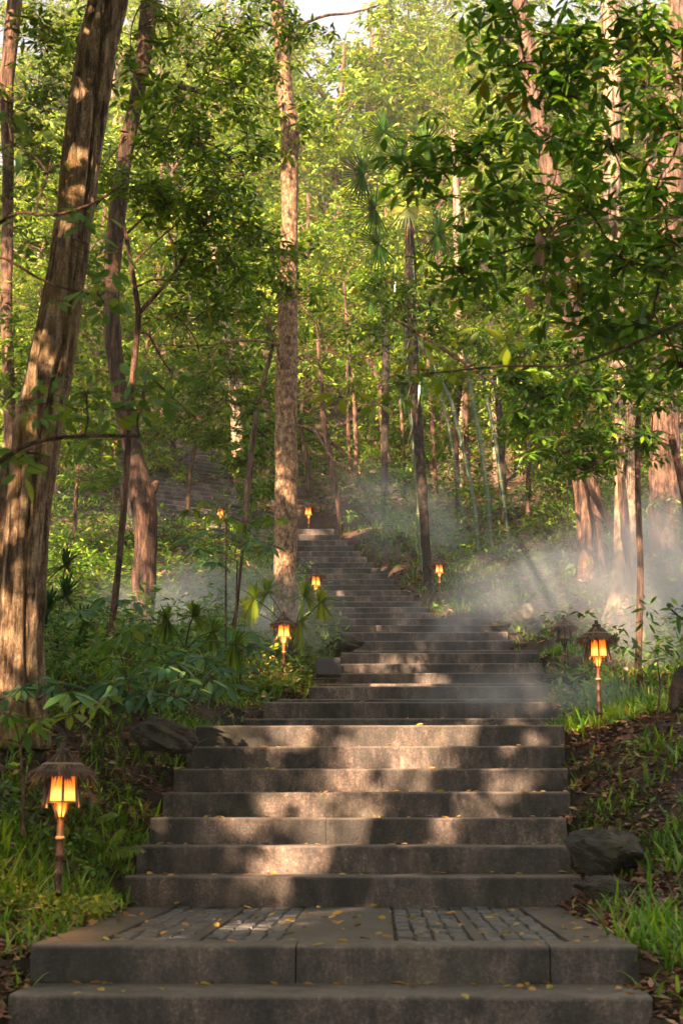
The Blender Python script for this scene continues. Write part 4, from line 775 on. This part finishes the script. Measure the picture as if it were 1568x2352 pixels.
# ---------------- lobed-leaf shrubs
def lobed(label, bx, by_, d, leaves, L=.13, m='leaf_blue', stems=None, name='lobed_leaf_shrub', k=8, group=None, hubs=None):
    b = P(bx, by_, d); root = thing(name, label, 'shrub', b, group); mb = MB(); lv = LV_()
    mx, my = np.mean([l[0] for l in leaves]), max(l[1] for l in leaves); HB = [P(a, c, d) for a, c in (hubs or [(lerp(bx, mx, .8), my + 10)])]
    for h in HB: mb.tube(smooth_line([b + rng.normal(0, .02, 3), lerp(b, h, .5) + rng.normal(0, .02, 3), h], 12), np.linspace(.012, .006, 12), 6, .1, 20)
    for lx, ly in leaves:
        c = P(lx, ly, d + rng.uniform(-.35, .35)); hb = HB[int(np.argmin([np.linalg.norm(c - h) for h in HB]))]
        cen = lerp(hb, c, .5) + [0, 0, .15 * np.linalg.norm(c - hb)]; mb.tube(smooth_line([hb, cen, c], 6), np.linspace(.0035, .002, 6), 5)
        ax = np.array([[rng.uniform(-.3, .3), rng.uniform(-.75, -.2), 1.0]]); LL = L * rng.uniform(.8, 1.2)
        whorls(lv, np.array([c]), ax, k, LL, .36, (-22, -2), .15)
    build('stem', mb, M['bark_red'], root, True); link('foliage', lv.mesh('foliage', 1, False, root.location), M[m], root); return root
lobed('tall sapling with tiers of big lobed leaves before the green-based lantern', 530, 1540, 12.5, [(430, 1235), (480, 1215), (530, 1225), (575, 1235), (620, 1250), (500, 1250), (560, 1265), (605, 1235), (455, 1260), (500, 1290)], .15, hubs=[(545, 1290), (560, 1250)])
lobed('second tier of broad leaves above the tall lobed sapling', 520, 1540, 13, [(480, 1180), (560, 1170), (600, 1180), (520, 1190), (440, 1170), (630, 1190), (470, 1150), (565, 1200)], .13, m='leaf_mid', hubs=[(520, 1200), (560, 1205)])
lobed('lobed-leaf shrub left of the tall-poled lantern', 560, 1590, 12.6, [(525, 1440), (570, 1450), (585, 1480), (540, 1480), (550, 1510), (575, 1530), (500, 1490)], .15, k=8)
lobed('dark hand-shaped leaves left of the misty hollow', 290, 1620, 9.6, [(255, 1470), (300, 1440), (350, 1480), (220, 1480), (330, 1520), (270, 1530)], .15, m='leaf_front', k=9)
lobed('broad pale hand-shaped leaves below the dark ones', 330, 1650, 9.2, [(330, 1545), (380, 1530), (290, 1560), (420, 1560), (250, 1570), (350, 1580), (450, 1580), (300, 1600), (400, 1600)], .145, k=9)
lobed('pale lobed leaves in front of the big left trunk base', 90, 1680, 7.9, [(90, 1560), (50, 1580), (130, 1570), (160, 1590), (20, 1600)], .13, k=9)
lobed('bluish lobed leaves behind the forked sapling foot', 240, 1560, 11.5, [(220, 1385), (250, 1370), (310, 1380), (190, 1400), (280, 1400)], .15)
lobed('lime lobed leaves right of the big left trunk', 190, 1700, 8.4, [(190, 1610), (225, 1620), (250, 1600), (165, 1640)], .12, m='lime', k=9)
lobed('trailing leafy plant between forked sapling and lantern pole', 440, 1640, 10.6, [(430, 1500), (470, 1510), (500, 1530), (400, 1520), (480, 1560), (520, 1570), (450, 1590)], .17, k=9)
lobed('leafy seedling at the left edge in front of the trunk', 55, 1900, 7.4, [(20, 1640), (60, 1660), (10, 1700), (90, 1650)], .10, m='leaf_under')
lobed('shrub with dark star-shaped leaves between big trunk and sapling', 200, 1620, 10.4, [(180, 1500), (215, 1520), (150, 1520), (245, 1510), (190, 1550)], .17, m='leaf_under', k=9)
# ferns
def fern(label, px, py, d, fr, L=.26):
    b = ground_at(px, py, d); root = thing('fern', label, 'fern', b, 'ferns below the boulder'); bl = BL()
    for a in fr:
        a = R(a); dr = np.array([math.cos(a), -.35, math.sin(a) * .8 + .3]); dr = dr / np.linalg.norm(dr); n = 22; t = np.linspace(.1, 1, n); c = b + dr * (L * t)[:, None]; c[:, 2] -= .35 * L * t ** 2
        sd_ = norm(np.cross(dr, [0, -.5, 1.0])); ln = L * .30 * np.sin(np.pi * (.15 + .85 * t)) + .008
        for s_ in (1, -1): bl.add(c, sd_ * s_ + dr * .45 + rng.normal(0, .06, (n, 3)), ln, .0085, .3)
        bl.add(b[None], dr[None], L, .006, .35)
    link('frond', bl.mesh('frond', False, root.location), M['lime'], root)
fern('bright fern arching over leaf litter below the boulder', 245, 1760, 8.1, [20, 60, 110, 150], .3)
fern('small fern nearer the steps under the boulder', 345, 1790, 8.1, [40, 90, 140], .2)
fern('fern tuft above the largest lantern', 215, 1745, 8.3, [30, 80, 130], .22)
# tall wiry seedling at right
simple_tree('bare_seedling', 'bare reddish seedling twig standing in misty grass at the right edge', [(1500, 1680, 2.5), (1512, 1620, 2.5), (1515, 1570, 2), (1508, 1515, 1.5)], 9.6, M['bark_red'], M['leaf_mid'], sides=5, cat='twig')
# ================================================================== added overhead shade canopy, split among the nearest tall trees
side = [('added_shade_tree', 'unseen tree added outside the frame so its crown shades the lower steps', (-3.6, 1.0)), ('added_shade_tree', 'unseen tree added outside the frame at right so its crown shades the landing', (4.4, .5))]  # unseen trees added to carry part of the shade canopy
for i, (nm, lab, (x, y)) in enumerate(side):
    z = float(gz(x, y)); r_ = thing(nm, lab, 'tree', (x, y, z)); mb = MB(); pts = smooth_line([(x, y, z - .1), (x * .98, y - .3, 3), (x * .9, y - .6, 6.5), (x * .8, y - 1, 10)], 40); mb.tube(pts, np.linspace(.2, .1, 40), 14, .06, 5)
    anchors['s%d' % i] = (r_, np.array([x * .8, y - 1, 7.0]), mb, M['bark_dark'])
keys = list(anchors); 
for i, (x, y, h) in enumerate([(-8, -3, 9), (-3.5, -8, 10), (1.5, -9.5, 10), (7.5, -6, 10), (8.5, 1, 9), (-7.5, 3, 9)]):      # unseen trees added round the camera to cut sky light on the steps
    z = float(gz(x, y)); r_ = thing('added_shade_tree', 'unseen leafy tree added round the camera to block sky light', 'tree', (x, y, z), 'added shade trees outside the frame'); mb = MB(); pts = smooth_line([(x, y, z - .1), (x + .2, y, 4), (x, y + .2, h)], 30); mb.tube(pts, np.linspace(.2, .08, 30), 12, .06, 5); build('trunk', mb, M['bark_dark'], r_, True)
    lv = LV_(); n = 1500; c = np.array([x, y, h * .55]) + rand_dir(n) * rng.uniform(.3, 1, (n, 1)) * [3.6, 2.6, h * .62]; c[:, 2] = np.maximum(c[:, 2], z + .2); whorls(lv, c, np.array([0, 0, 1.0]) + rng.normal(0, .8, c.shape), 7, .3, .45, (-35, 30)); link('crown', lv.mesh('crown', 0, True, r_.location), M['leaf_mid'], r_)
C_ = np.array([anchors[k][1] for k in keys]); dist = np.linalg.norm(OV[:, None] - C_[None], axis=-1); own = dist.argmin(1)
for j, k in enumerate(keys):
    r_, top, mb, bm = anchors[k]; p = OV[own == j]; lv = LV_()
    if len(p):
        whorls(lv, p, np.array([0, 0, 1.0]) + rng.normal(0, .7, p.shape), 7, .17, .42, (-35, 30))
        for q in p[:: max(1, len(p) // 16)]: mb.tube(smooth_line([top, lerp(top, q, .4) + [0, 0, .4], lerp(top, q, .75) + [0, 0, .2], q], 8), np.linspace(.05, .008, 8), 5)
    if k == 't4':
        for a, c, rx, ry, d in [(600, 60, 60, 40, 15.5), (560, 140, 60, 35, 15.5), (700, 60, 50, 30, 15.5), (620, 170, 50, 30, 15.5), (640, 560, 40, 20, 15.8), (700, 660, 50, 22, 15.5), (640, 640, 40, 20, 15.5), (590, 560, 50, 30, 15.5), (700, 290, 40, 18, 15.8)]: mass(lv, mb, P(a, c, d), (rx * d / F, .3, ry * d / F), 5, 5, .12, src=P(lerp(655, a, .5), c + 20, d + .5))
    if k == 't6':
        for a, c, rx, ry, d in [(1450, 560, 60, 40, 17), (1380, 640, 60, 40, 17), (1480, 760, 60, 40, 17), (1370, 180, 50, 40, 17)]: mass(lv, mb, P(a, c, d), (rx * d / F, .4, ry * d / F), 6, 6, .13)
    if k == 't1':
        for a, c, rx, ry, d in [(330, 60, 60, 40, 9.5), (300, 160, 50, 40, 9.5), (330, 330, 50, 30, 9.8), (100, 60, 50, 50, 9.8)]: mass(lv, mb, P(a, c, d), (rx * d / F, .25, ry * d / F), 4, 4, .1)
    build('trunk', mb, bm, r_, True); link('crown', lv.mesh('crown', 0, True, r_.location), M['leaf_mid'], r_)  # crown includes the unseen leaves added to shade the steps
# ================================================================== far hillside trees (copies of four kinds)
protos = []
for v_ in range(5):
    lv = LV_(); mb = MB(); hgt = [7.5, 9.5, 8.5, 6.5, 10][v_]
    pts = smooth_line([(0, 0, -.5), (.15, 0, hgt * .3), (-.1, .1, hgt * .6), (.1, 0, hgt * .92)], 24); mb.tube(pts, np.linspace(.17, .05, 24), 9, .06, 3)
    for k in range([15, 18, 15, 13, 18][v_]):
        hz = rng.uniform(.03, 1.0); a = rng.uniform(0, 6.28); rr = (1 - .45 * abs(hz - .6)) * rng.uniform(.5, 2.2); c = np.array([math.cos(a) * rr, math.sin(a) * rr, hz * hgt])
        j = int(min(23, max(0, (hz * hgt - .5) / hgt * 24))); mb.tube(smooth_line([pts[j], lerp(pts[j], c, .5) + [0, 0, .1], c], 6), np.linspace(.05, .015, 6), 5)
        mass(lv, mb, c, (.95, .95, .6), 9, 9, .2, k=6, asp=.45, tw=False, flat=.5)
    protos.append((build('trunk', mb, M['bark_red'] if v_ != 2 else M['bark_pale'], None, True), link('crown', lv.mesh('crown', 0, False), M['leaf_back'], None)))
far_n = 0
def far_tree(x, y, v_, s, rz, lab, grp):
    global far_n
    r_ = thing('hillside_tree', lab, 'tree', (x, y, float(gz(x, y)) - .1), grp, rz); r_.scale = (s, s, s)
    for o in protos[v_]:
        c = o if c0[v_][o.name] else o.copy()
        if c is not o: sc.collection.objects.link(c)
        c0[v_][o.name] = False; c.parent = r_
    far_n += 1
c0 = [{a.name: True, b.name: True} for a, b in protos]
rf_ = random.Random(5); ORD = 'first second third fourth fifth sixth seventh eighth ninth tenth eleventh twelfth thirteenth fourteenth'.split()
for row, (y0, n, sp) in enumerate([(27.5, 9, 14), (31.5, 9, 16), (35, 10, 18), (39, 11, 20), (44, 12, 22), (50, 12, 25), (57, 13, 28), (65, 14, 32), (74, 14, 36), (85, 14, 40)]):
    for i in range(n):
        y = y0 + rf_.uniform(-2.5, 2.5); x = (i + .5 - n / 2) / n * sp + rf_.uniform(-.7, .7) - .02 * y
        pxx = 784 + F * (x + .0255 * y) / y
        s = rf_.uniform(.85, 1.25) * (.38 if y0 < 30 else .62 if y0 < 34 else .8 if y0 < 40 else 1.2)
        if 660 < pxx < 880 and y0 >= 50: s *= .85
        if pxx < 640 and y0 >= 50: s *= 1.15
        if 640 < pxx < 870 and y0 >= (49 if i % 2 else 56): continue
        if y0 < 30 and (480 < pxx < 1080): continue
        far_tree(x, y, rf_.randrange(5), s, rf_.uniform(0, 6.28), '%s from the left in the %s row of sunlit trees on the wooded hillside' % (ORD[i], ORD[row] if row else 'nearest, lowest'), 'trees on the far hillside')
# ================================================================== undergrowth, grass, litter
def scatter_px(n, x0, x1, y0, y1): return rng.uniform(x0, x1, n), rng.uniform(y0, y1, n)
def in_steps(x, y, m=.0):
    i = np.clip(np.searchsorted(steps_a[:, 0], y) - 1, 0, len(steps_a) - 1); st = steps_a[i]
    return (y > steps_a[0, 0] - .3) & (y < steps_a[-1, 0] + 1.3) & (x > st[:, 2] + m) & (x < st[:, 3] - m)
def ground_scatter(n, ylo, yhi, powr=1.6):
    """points on the ground inside the view, evenly in depth-compressed space"""
    y = ylo * (yhi / ylo) ** rng.uniform(0, 1, n); x = (rng.uniform(-1.15, 1.15, n) * .2376 - .0255) * y; return x, y
def g3(x, y): return np.stack([x, y, gz(x, y)], -1)
# grass
bl = BL()
def grass_at(cx, cy, n, spread, L, W=.006, lean=.6):
    x = cx + rng.normal(0, spread, n); y = cy + rng.normal(0, spread, n); ok = ~in_steps(x, y, .02); x, y = x[ok], y[ok]; n = len(x)
    if n: bl.add(g3(x, y) - [0, 0, .01], rand_dir(n) * [lean, lean, .25] + [0, 0, .9], L * rng.uniform(.5, 1.25, n), W * rng.uniform(.7, 1.4, n), rng.uniform(.2, .8, n))
x, y = ground_scatter(4200, 6.0, 27)
nz = sin_noise(np.stack([x, y, 0 * x], -1), 1.9, 4)
for a, b, k in zip(x, y, nz):
    px_, py_ = px_of(np.array([a, b, float(gz(a, b))])); i = min(len(steps) - 1, max(0, int(np.searchsorted(steps_a[:, 0], b)) - 1)); st = steps_a[i]; e = max(st[2] - a, a - st[3]); left = a < st[2]
    if e < -.0: continue
    pr = 0.0
    if left: pr = .95 if (b > 9.5 and e < 1.6) else .6 if b < 8.6 and px_ < 340 else .4
    else: pr = .98 if (b > 10 and e < 1.6) else .45 if b > 10 else (.7 if k > -.1 and e > .3 else .06)
    if not left and 8.2 < b < 9.9: pr = .03
    if rng.uniform() < pr: grass_at(a, b, int(rng.integers(8, 18)), .05 + .003 * b, .15 + .004 * b, .007 + .0005 * b)
for px_, py_, d, n, L in [(350, 1800, 8.35, 40, .16), (330, 1850, 8.0, 50, .16), (250, 1760, 8.2, 70, .2), (1340, 1830, 8.5, 40, .18), (1500, 1720, 9.2, 70, .2), (300, 1790, 8.3, 60, .2), (230, 1800, 8.0, 80, .22), (330, 1740, 8.6, 50, .18), (150, 1730, 8.1, 80, .22), (260, 1900, 7.5, 60, .18), (480, 1640, 10.4, 90, .2), (560, 1640, 11, 80, .2), (1340, 1720, 9.3, 40, .18), (1440, 1780, 8.6, 60, .2), (1560, 1750, 8.8, 70, .22), (40, 2010, 6.6, 140, .26), (120, 1930, 7, 120, .26), (10, 1880, 7.2, 120, .28), (60, 1800, 7.6, 100, .24), (250, 1860, 7.5, 70, .22), (300, 1700, 8.6, 90, .22), (420, 1655, 9.6, 90, .22), (1500, 2200, 6.0, 90, .27), (1540, 2130, 6.2, 90, .27), (1560, 2230, 5.7, 80, .28), (1490, 2110, 6.5, 60, .24), (1430, 2000, 7.0, 40, .22), (1470, 1860, 7.9, 70, .22), (1530, 1850, 7.9, 70, .24), (1560, 1950, 7.4, 60, .24), (1350, 1800, 8.6, 30, .2), (1370, 1860, 8.1, 30, .2),
                          (1290, 1670, 9.9, 30, .2), (1330, 1660, 10, 40, .26), (1450, 1650, 10, 40, .24), (20, 1950, 6.8, 80, .28), (60, 2040, 6.5, 80, .2), (90, 1870, 7.2, 60, .24), (220, 1930, 7.1, 60, .22), (10, 2260, 5.7, 50, .2), (180, 2010, 6.8, 60, .18), (0, 2350, 5.3, 30, .14), (1567, 2340, 5.3, 30, .2), (1330, 1590, 11.4, 40, .2), (1420, 1600, 11, 40, .22),
                          (740, 1570, 13.6, 60, .26), (790, 1460, 16.8, 40, .26), (700, 1580, 13.4, 60, .26), (620, 1630, 11.4, 60, .24), (520, 1650, 10.6, 60, .24), (430, 1640, 10.2, 60, .26)]:
    p = P(px_, py_, d); grass_at(p[0], p[1], n, .10, L, .011)
go_ = link('grass', bl.mesh('grass', False), M['grass'], None); tag(go_, 'green strappy grass edging the steps and spread over both banks', 'grass', kind='stuff')
# ground plants near left with lime leaves
lv = LV_(); bx = []
for px_, py_, d, n, sp in [(200, 1990, 6.7, 70, .16), (120, 2010, 6.5, 50, .12), (280, 1950, 7.0, 40, .12), (60, 1990, 6.6, 30, .12)]:
    p = P(px_, py_, d); x = p[0] + rng.normal(0, sp, n); y = p[1] + rng.normal(0, sp, n); c = g3(x, y) + [0, 0, .03] + np.stack([0 * x, 0 * x, rng.uniform(0, .08, n)], -1); whorls(lv, c, np.array([0, -.3, 1.0]) + rng.normal(0, .3, c.shape), 5, .036, .5, (-10, 25))
tag(link('ground_cover', lv.mesh('ground_cover', 0, False), M['lime'], None), 'lime-green small-leaved ground cover round the foot of the largest lantern', 'ground cover', kind='stuff')
# undergrowth of broad leaves
lv = LV_(); x, y = ground_scatter(12000, 7.5, 44); ok = ~in_steps(x, y, -.12) & ~in_top(x, y)
i = np.clip(np.searchsorted(steps_a[:, 0], y) - 1, 0, len(steps_a) - 1); e = np.maximum(steps_a[i, 2] - x, x - steps_a[i, 3]); left = x < steps_a[i, 2]
pr = np.where(left, np.where(y < 9.5, .8, .95), np.where(y < 11, .08, np.where(e < 1.0, .15, .5))); pr = np.where((y > 23), .85, pr)
pr = pr * np.where(sin_noise(np.stack([x, y, 0 * x], -1), 1.2, 8) > -.35, 1, .25); ok &= rng.uniform(0, 1, len(x)) < pr; x, y = x[ok], y[ok]
hh = np.where(y < 10, .16, np.where(y < 22, .5, 1.1)) * rng.uniform(.1, 1, len(x)) ** 1.2; c = g3(x, y); c[:, 2] += hh + .03
qx, qy = px_of(g3(x, y)); low_ = (qx > 540) & (qx < 840) & (y < 17); c[:, 2] -= np.where(low_, hh * .8, 0); c[:, 2] -= np.where((qx < 420) & (y > 17) & (y < 28) & (qx > 240), hh * .6, 0)
rl = (qx > 1225) & (qx < 1375) & (y > 10.5) & (y < 15.5); c[:, 2] -= np.where(rl, hh * .85, 0)
sz = np.where(y < 12, .055, .09); k = y >= 12
whorls(lv, c[~k], np.array([0, -.25, 1.0]) + rng.normal(0, .3, c[~k].shape), 6, .06, .42, (-20, 30)); whorls(lv, c[k], np.array([0, -.35, 1.0]) + rng.normal(0, .35, c[k].shape), 7, .11, .36, (-30, 30), spread=.04)
c2 = c[k] + rng.normal(0, .14, c[k].shape); c2[:, 2] = np.maximum(c2[:, 2], gz(c2[:, 0], c2[:, 1]) + .05); whorls(lv, c2, np.array([0, -.35, 1.0]) + rng.normal(0, .35, c2.shape), 7, .10, .36, (-30, 30), spread=.03)
tag(link('undergrowth', lv.mesh('undergrowth', 0, True), M['leaf_under'], None), 'leafy green undergrowth covering the banks and slopes', 'undergrowth', kind='stuff')
# leaf litter
lv = LV_(); x, y = ground_scatter(46000, 5.0, 38); ok = ~in_steps(x, y, .0); x, y = x[ok], y[ok]; xe = rng.uniform(5.2, 10.5, 9000); se = rng.choice([-1, 1], 9000); si = steps_a[np.clip(np.searchsorted(steps_a[:, 0], xe) - 1, 0, 99)]; xx = np.where(se < 0, si[:, 2] - np.abs(rng.normal(0, .35, 9000)), si[:, 3] + np.abs(rng.normal(0, .35, 9000)))
x = np.concatenate([x, xx]); y = np.concatenate([y, xe]); n = len(x); c = g3(x, y) + [0, 0, .014]
nn = np.array([0, 0, 1.0]) + rng.normal(0, .35, (n, 3)); dd = rand_dir(n) * [1, 1, .25]; Ls = np.where(y < 12, .055, .10) * rng.uniform(.6, 1.3, n); lv.add(c, dd, norm(nn), Ls, Ls * .5)
tag(link('leaf_litter', lv.mesh('leaf_litter', 0, False), M['litter'], None), 'brown and russet fallen leaves carpeting the soil of both banks', 'leaf litter', kind='stuff')
# fallen leaves on the stone
lv = LV_(); n = 0
for i, st in enumerate(steps[:12]):
    d2 = steps[i + 1][0]; m = [40, 110, 26, 24, 24, 22, 20, 18, 30, 12, 10, 10][i]; x = rng.uniform(st[2], st[3], m); y = d2 - (d2 - st[0]) * rng.uniform(.02, 1, m) ** (1.0 if i == 1 else 1.8) if True else 0
    c = np.stack([x, y, np.full(m, st[1] + .008)], -1); lv.add(c, rand_dir(m) * [1, 1, .12], norm(np.array([0, 0, 1.0]) + rng.normal(0, .3, (m, 3))), rng.uniform(.03, .065, m), rng.uniform(.015, .028, m))
tag(link('fallen_leaves', lv.mesh('fallen_leaves', 1, False), M['yellow_leaf'], None), 'yellow and orange leaves strewn on the treads and landing', 'fallen leaves', kind='stuff')
# ================================================================== HAZE, MIST
def haze():
    m = bpy.data.materials.new('haze_air'); m.use_nodes = True; n = m.node_tree; n.nodes.clear(); out = n.nodes.new('ShaderNodeOutputMaterial'); pv = n.nodes.new('ShaderNodeVolumePrincipled'); n.links.new(pv.outputs[0], out.inputs['Volume'])
    pv.inputs['Color'].default_value = (.95, .93, .88, 1); pv.inputs['Density'].default_value = .0011; pv.inputs['Anisotropy'].default_value = 0
    mb = MB(); mb.box((-150, -45, -4), (150, 310, 100)); o = build('haze', mb, m); tag(o, kind='stuff')
haze()
def mist(name, label, px, py, d, rx, ry, rz, dens, nscale, lo=.42, hi=.72, tiltdeg=0, seed=0.0, stretch=(1, 1, 1)):
    m = bpy.data.materials.new(name); m.use_nodes = True; n = m.node_tree; n.nodes.clear(); out = n.nodes.new('ShaderNodeOutputMaterial'); pv = n.nodes.new('ShaderNodeVolumePrincipled'); n.links.new(pv.outputs[0], out.inputs['Volume'])
    pv.inputs['Color'].default_value = (.78, .86, .97, 1); pv.inputs['Anisotropy'].default_value = .1
    tc = n.nodes.new('ShaderNodeTexCoord'); ln = N(n, 'ShaderNodeVectorMath', operation='LENGTH'); n.links.new(tc.outputs['Object'], ln.inputs[0])
    fo = N(n, 'ShaderNodeMapRange', interpolation_type='SMOOTHSTEP'); n.links.new(ln.outputs['Value'], fo.inputs[0]); fo.inputs[1].default_value = 1; fo.inputs[2].default_value = .15; fo.inputs[3].default_value = 0; fo.inputs[4].default_value = 1
    mp = n.nodes.new('ShaderNodeMapping'); mp.inputs['Scale'].default_value = tuple(a * s_ for a, s_ in zip((rx, ry, rz), stretch)); mp.inputs['Location'].default_value = (seed, seed * 2, 0); n.links.new(tc.outputs['Object'], mp.inputs[0])
    t = N(n, 'ShaderNodeTexNoise', i_Scale=nscale, i_Detail=4, i_Roughness=.55); t.inputs['Distortion'].default_value = .6; n.links.new(mp.outputs[0], t.inputs['Vector'])
    mr = N(n, 'ShaderNodeMapRange'); n.links.new(t.outputs[0], mr.inputs[0]); mr.inputs[1].default_value = lo; mr.inputs[2].default_value = hi; mr.inputs[3].default_value = 0; mr.inputs[4].default_value = dens
    mu = N(n, 'ShaderNodeMath', operation='MULTIPLY'); n.links.new(mr.outputs[0], mu.inputs[0]); n.links.new(fo.outputs[0], mu.inputs[1]); n.links.new(mu.outputs[0], pv.inputs['Density'])
    mb = MB(); th = np.linspace(0, math.pi, 13); ph = np.linspace(0, 2 * math.pi, 20, endpoint=False); T, Q = np.meshgrid(th, ph, indexing='ij'); v = np.stack([np.sin(T) * np.cos(Q), np.sin(T) * np.sin(Q), np.cos(T)], -1) * 1.02
    f = [(i * 20 + j, (i + 1) * 20 + j, (i + 1) * 20 + (j + 1) % 20, i * 20 + (j + 1) % 20) for i in range(12) for j in range(20)]
    me = bpy.data.meshes.new(name); me.from_pydata(v.reshape(-1, 3).tolist(), [], f); me.update(); o = link(name, me, m); o.location = P(px, py, d); o.scale = (rx, ry, rz); o.rotation_euler = (0, R(tiltdeg), 0)
    tag(o, label, 'mist', kind='stuff'); return o
mist('mist', 'thick bank of drifting mist round the pale trunk at right', 1600, 1350, 14.5, 1.8, 2.8, 1.35, .75, .9, .22, .75)
mist('mist', 'diagonal wisps of mist over the grass right of the upper flight', 1230, 1340, 17.5, 2.3, 2.6, .75, .6, 1.2, .36, .72, -22, 3.0, (1, .6, 2.6))
mist('mist', 'thin mist drifting on the slope right of the top steps', 950, 1210, 23.5, 1.9, 2.2, .95, .55, 1.1, .38, .72, 28, 7.0, (1, .6, 2.2))
mist('mist', 'mist pooled in the hollow left of the tall-poled lantern', 470, 1430, 16.4, 2.0, 1.5, .85, 1.5, 1.1, .34, .72, 0, 11.0)
mist('mist', 'low mist sliding across the middle landing', 1210, 1600, 11.6, 1.2, .9, .3, .7, 1.5, .3, .72, 0, 13.0)
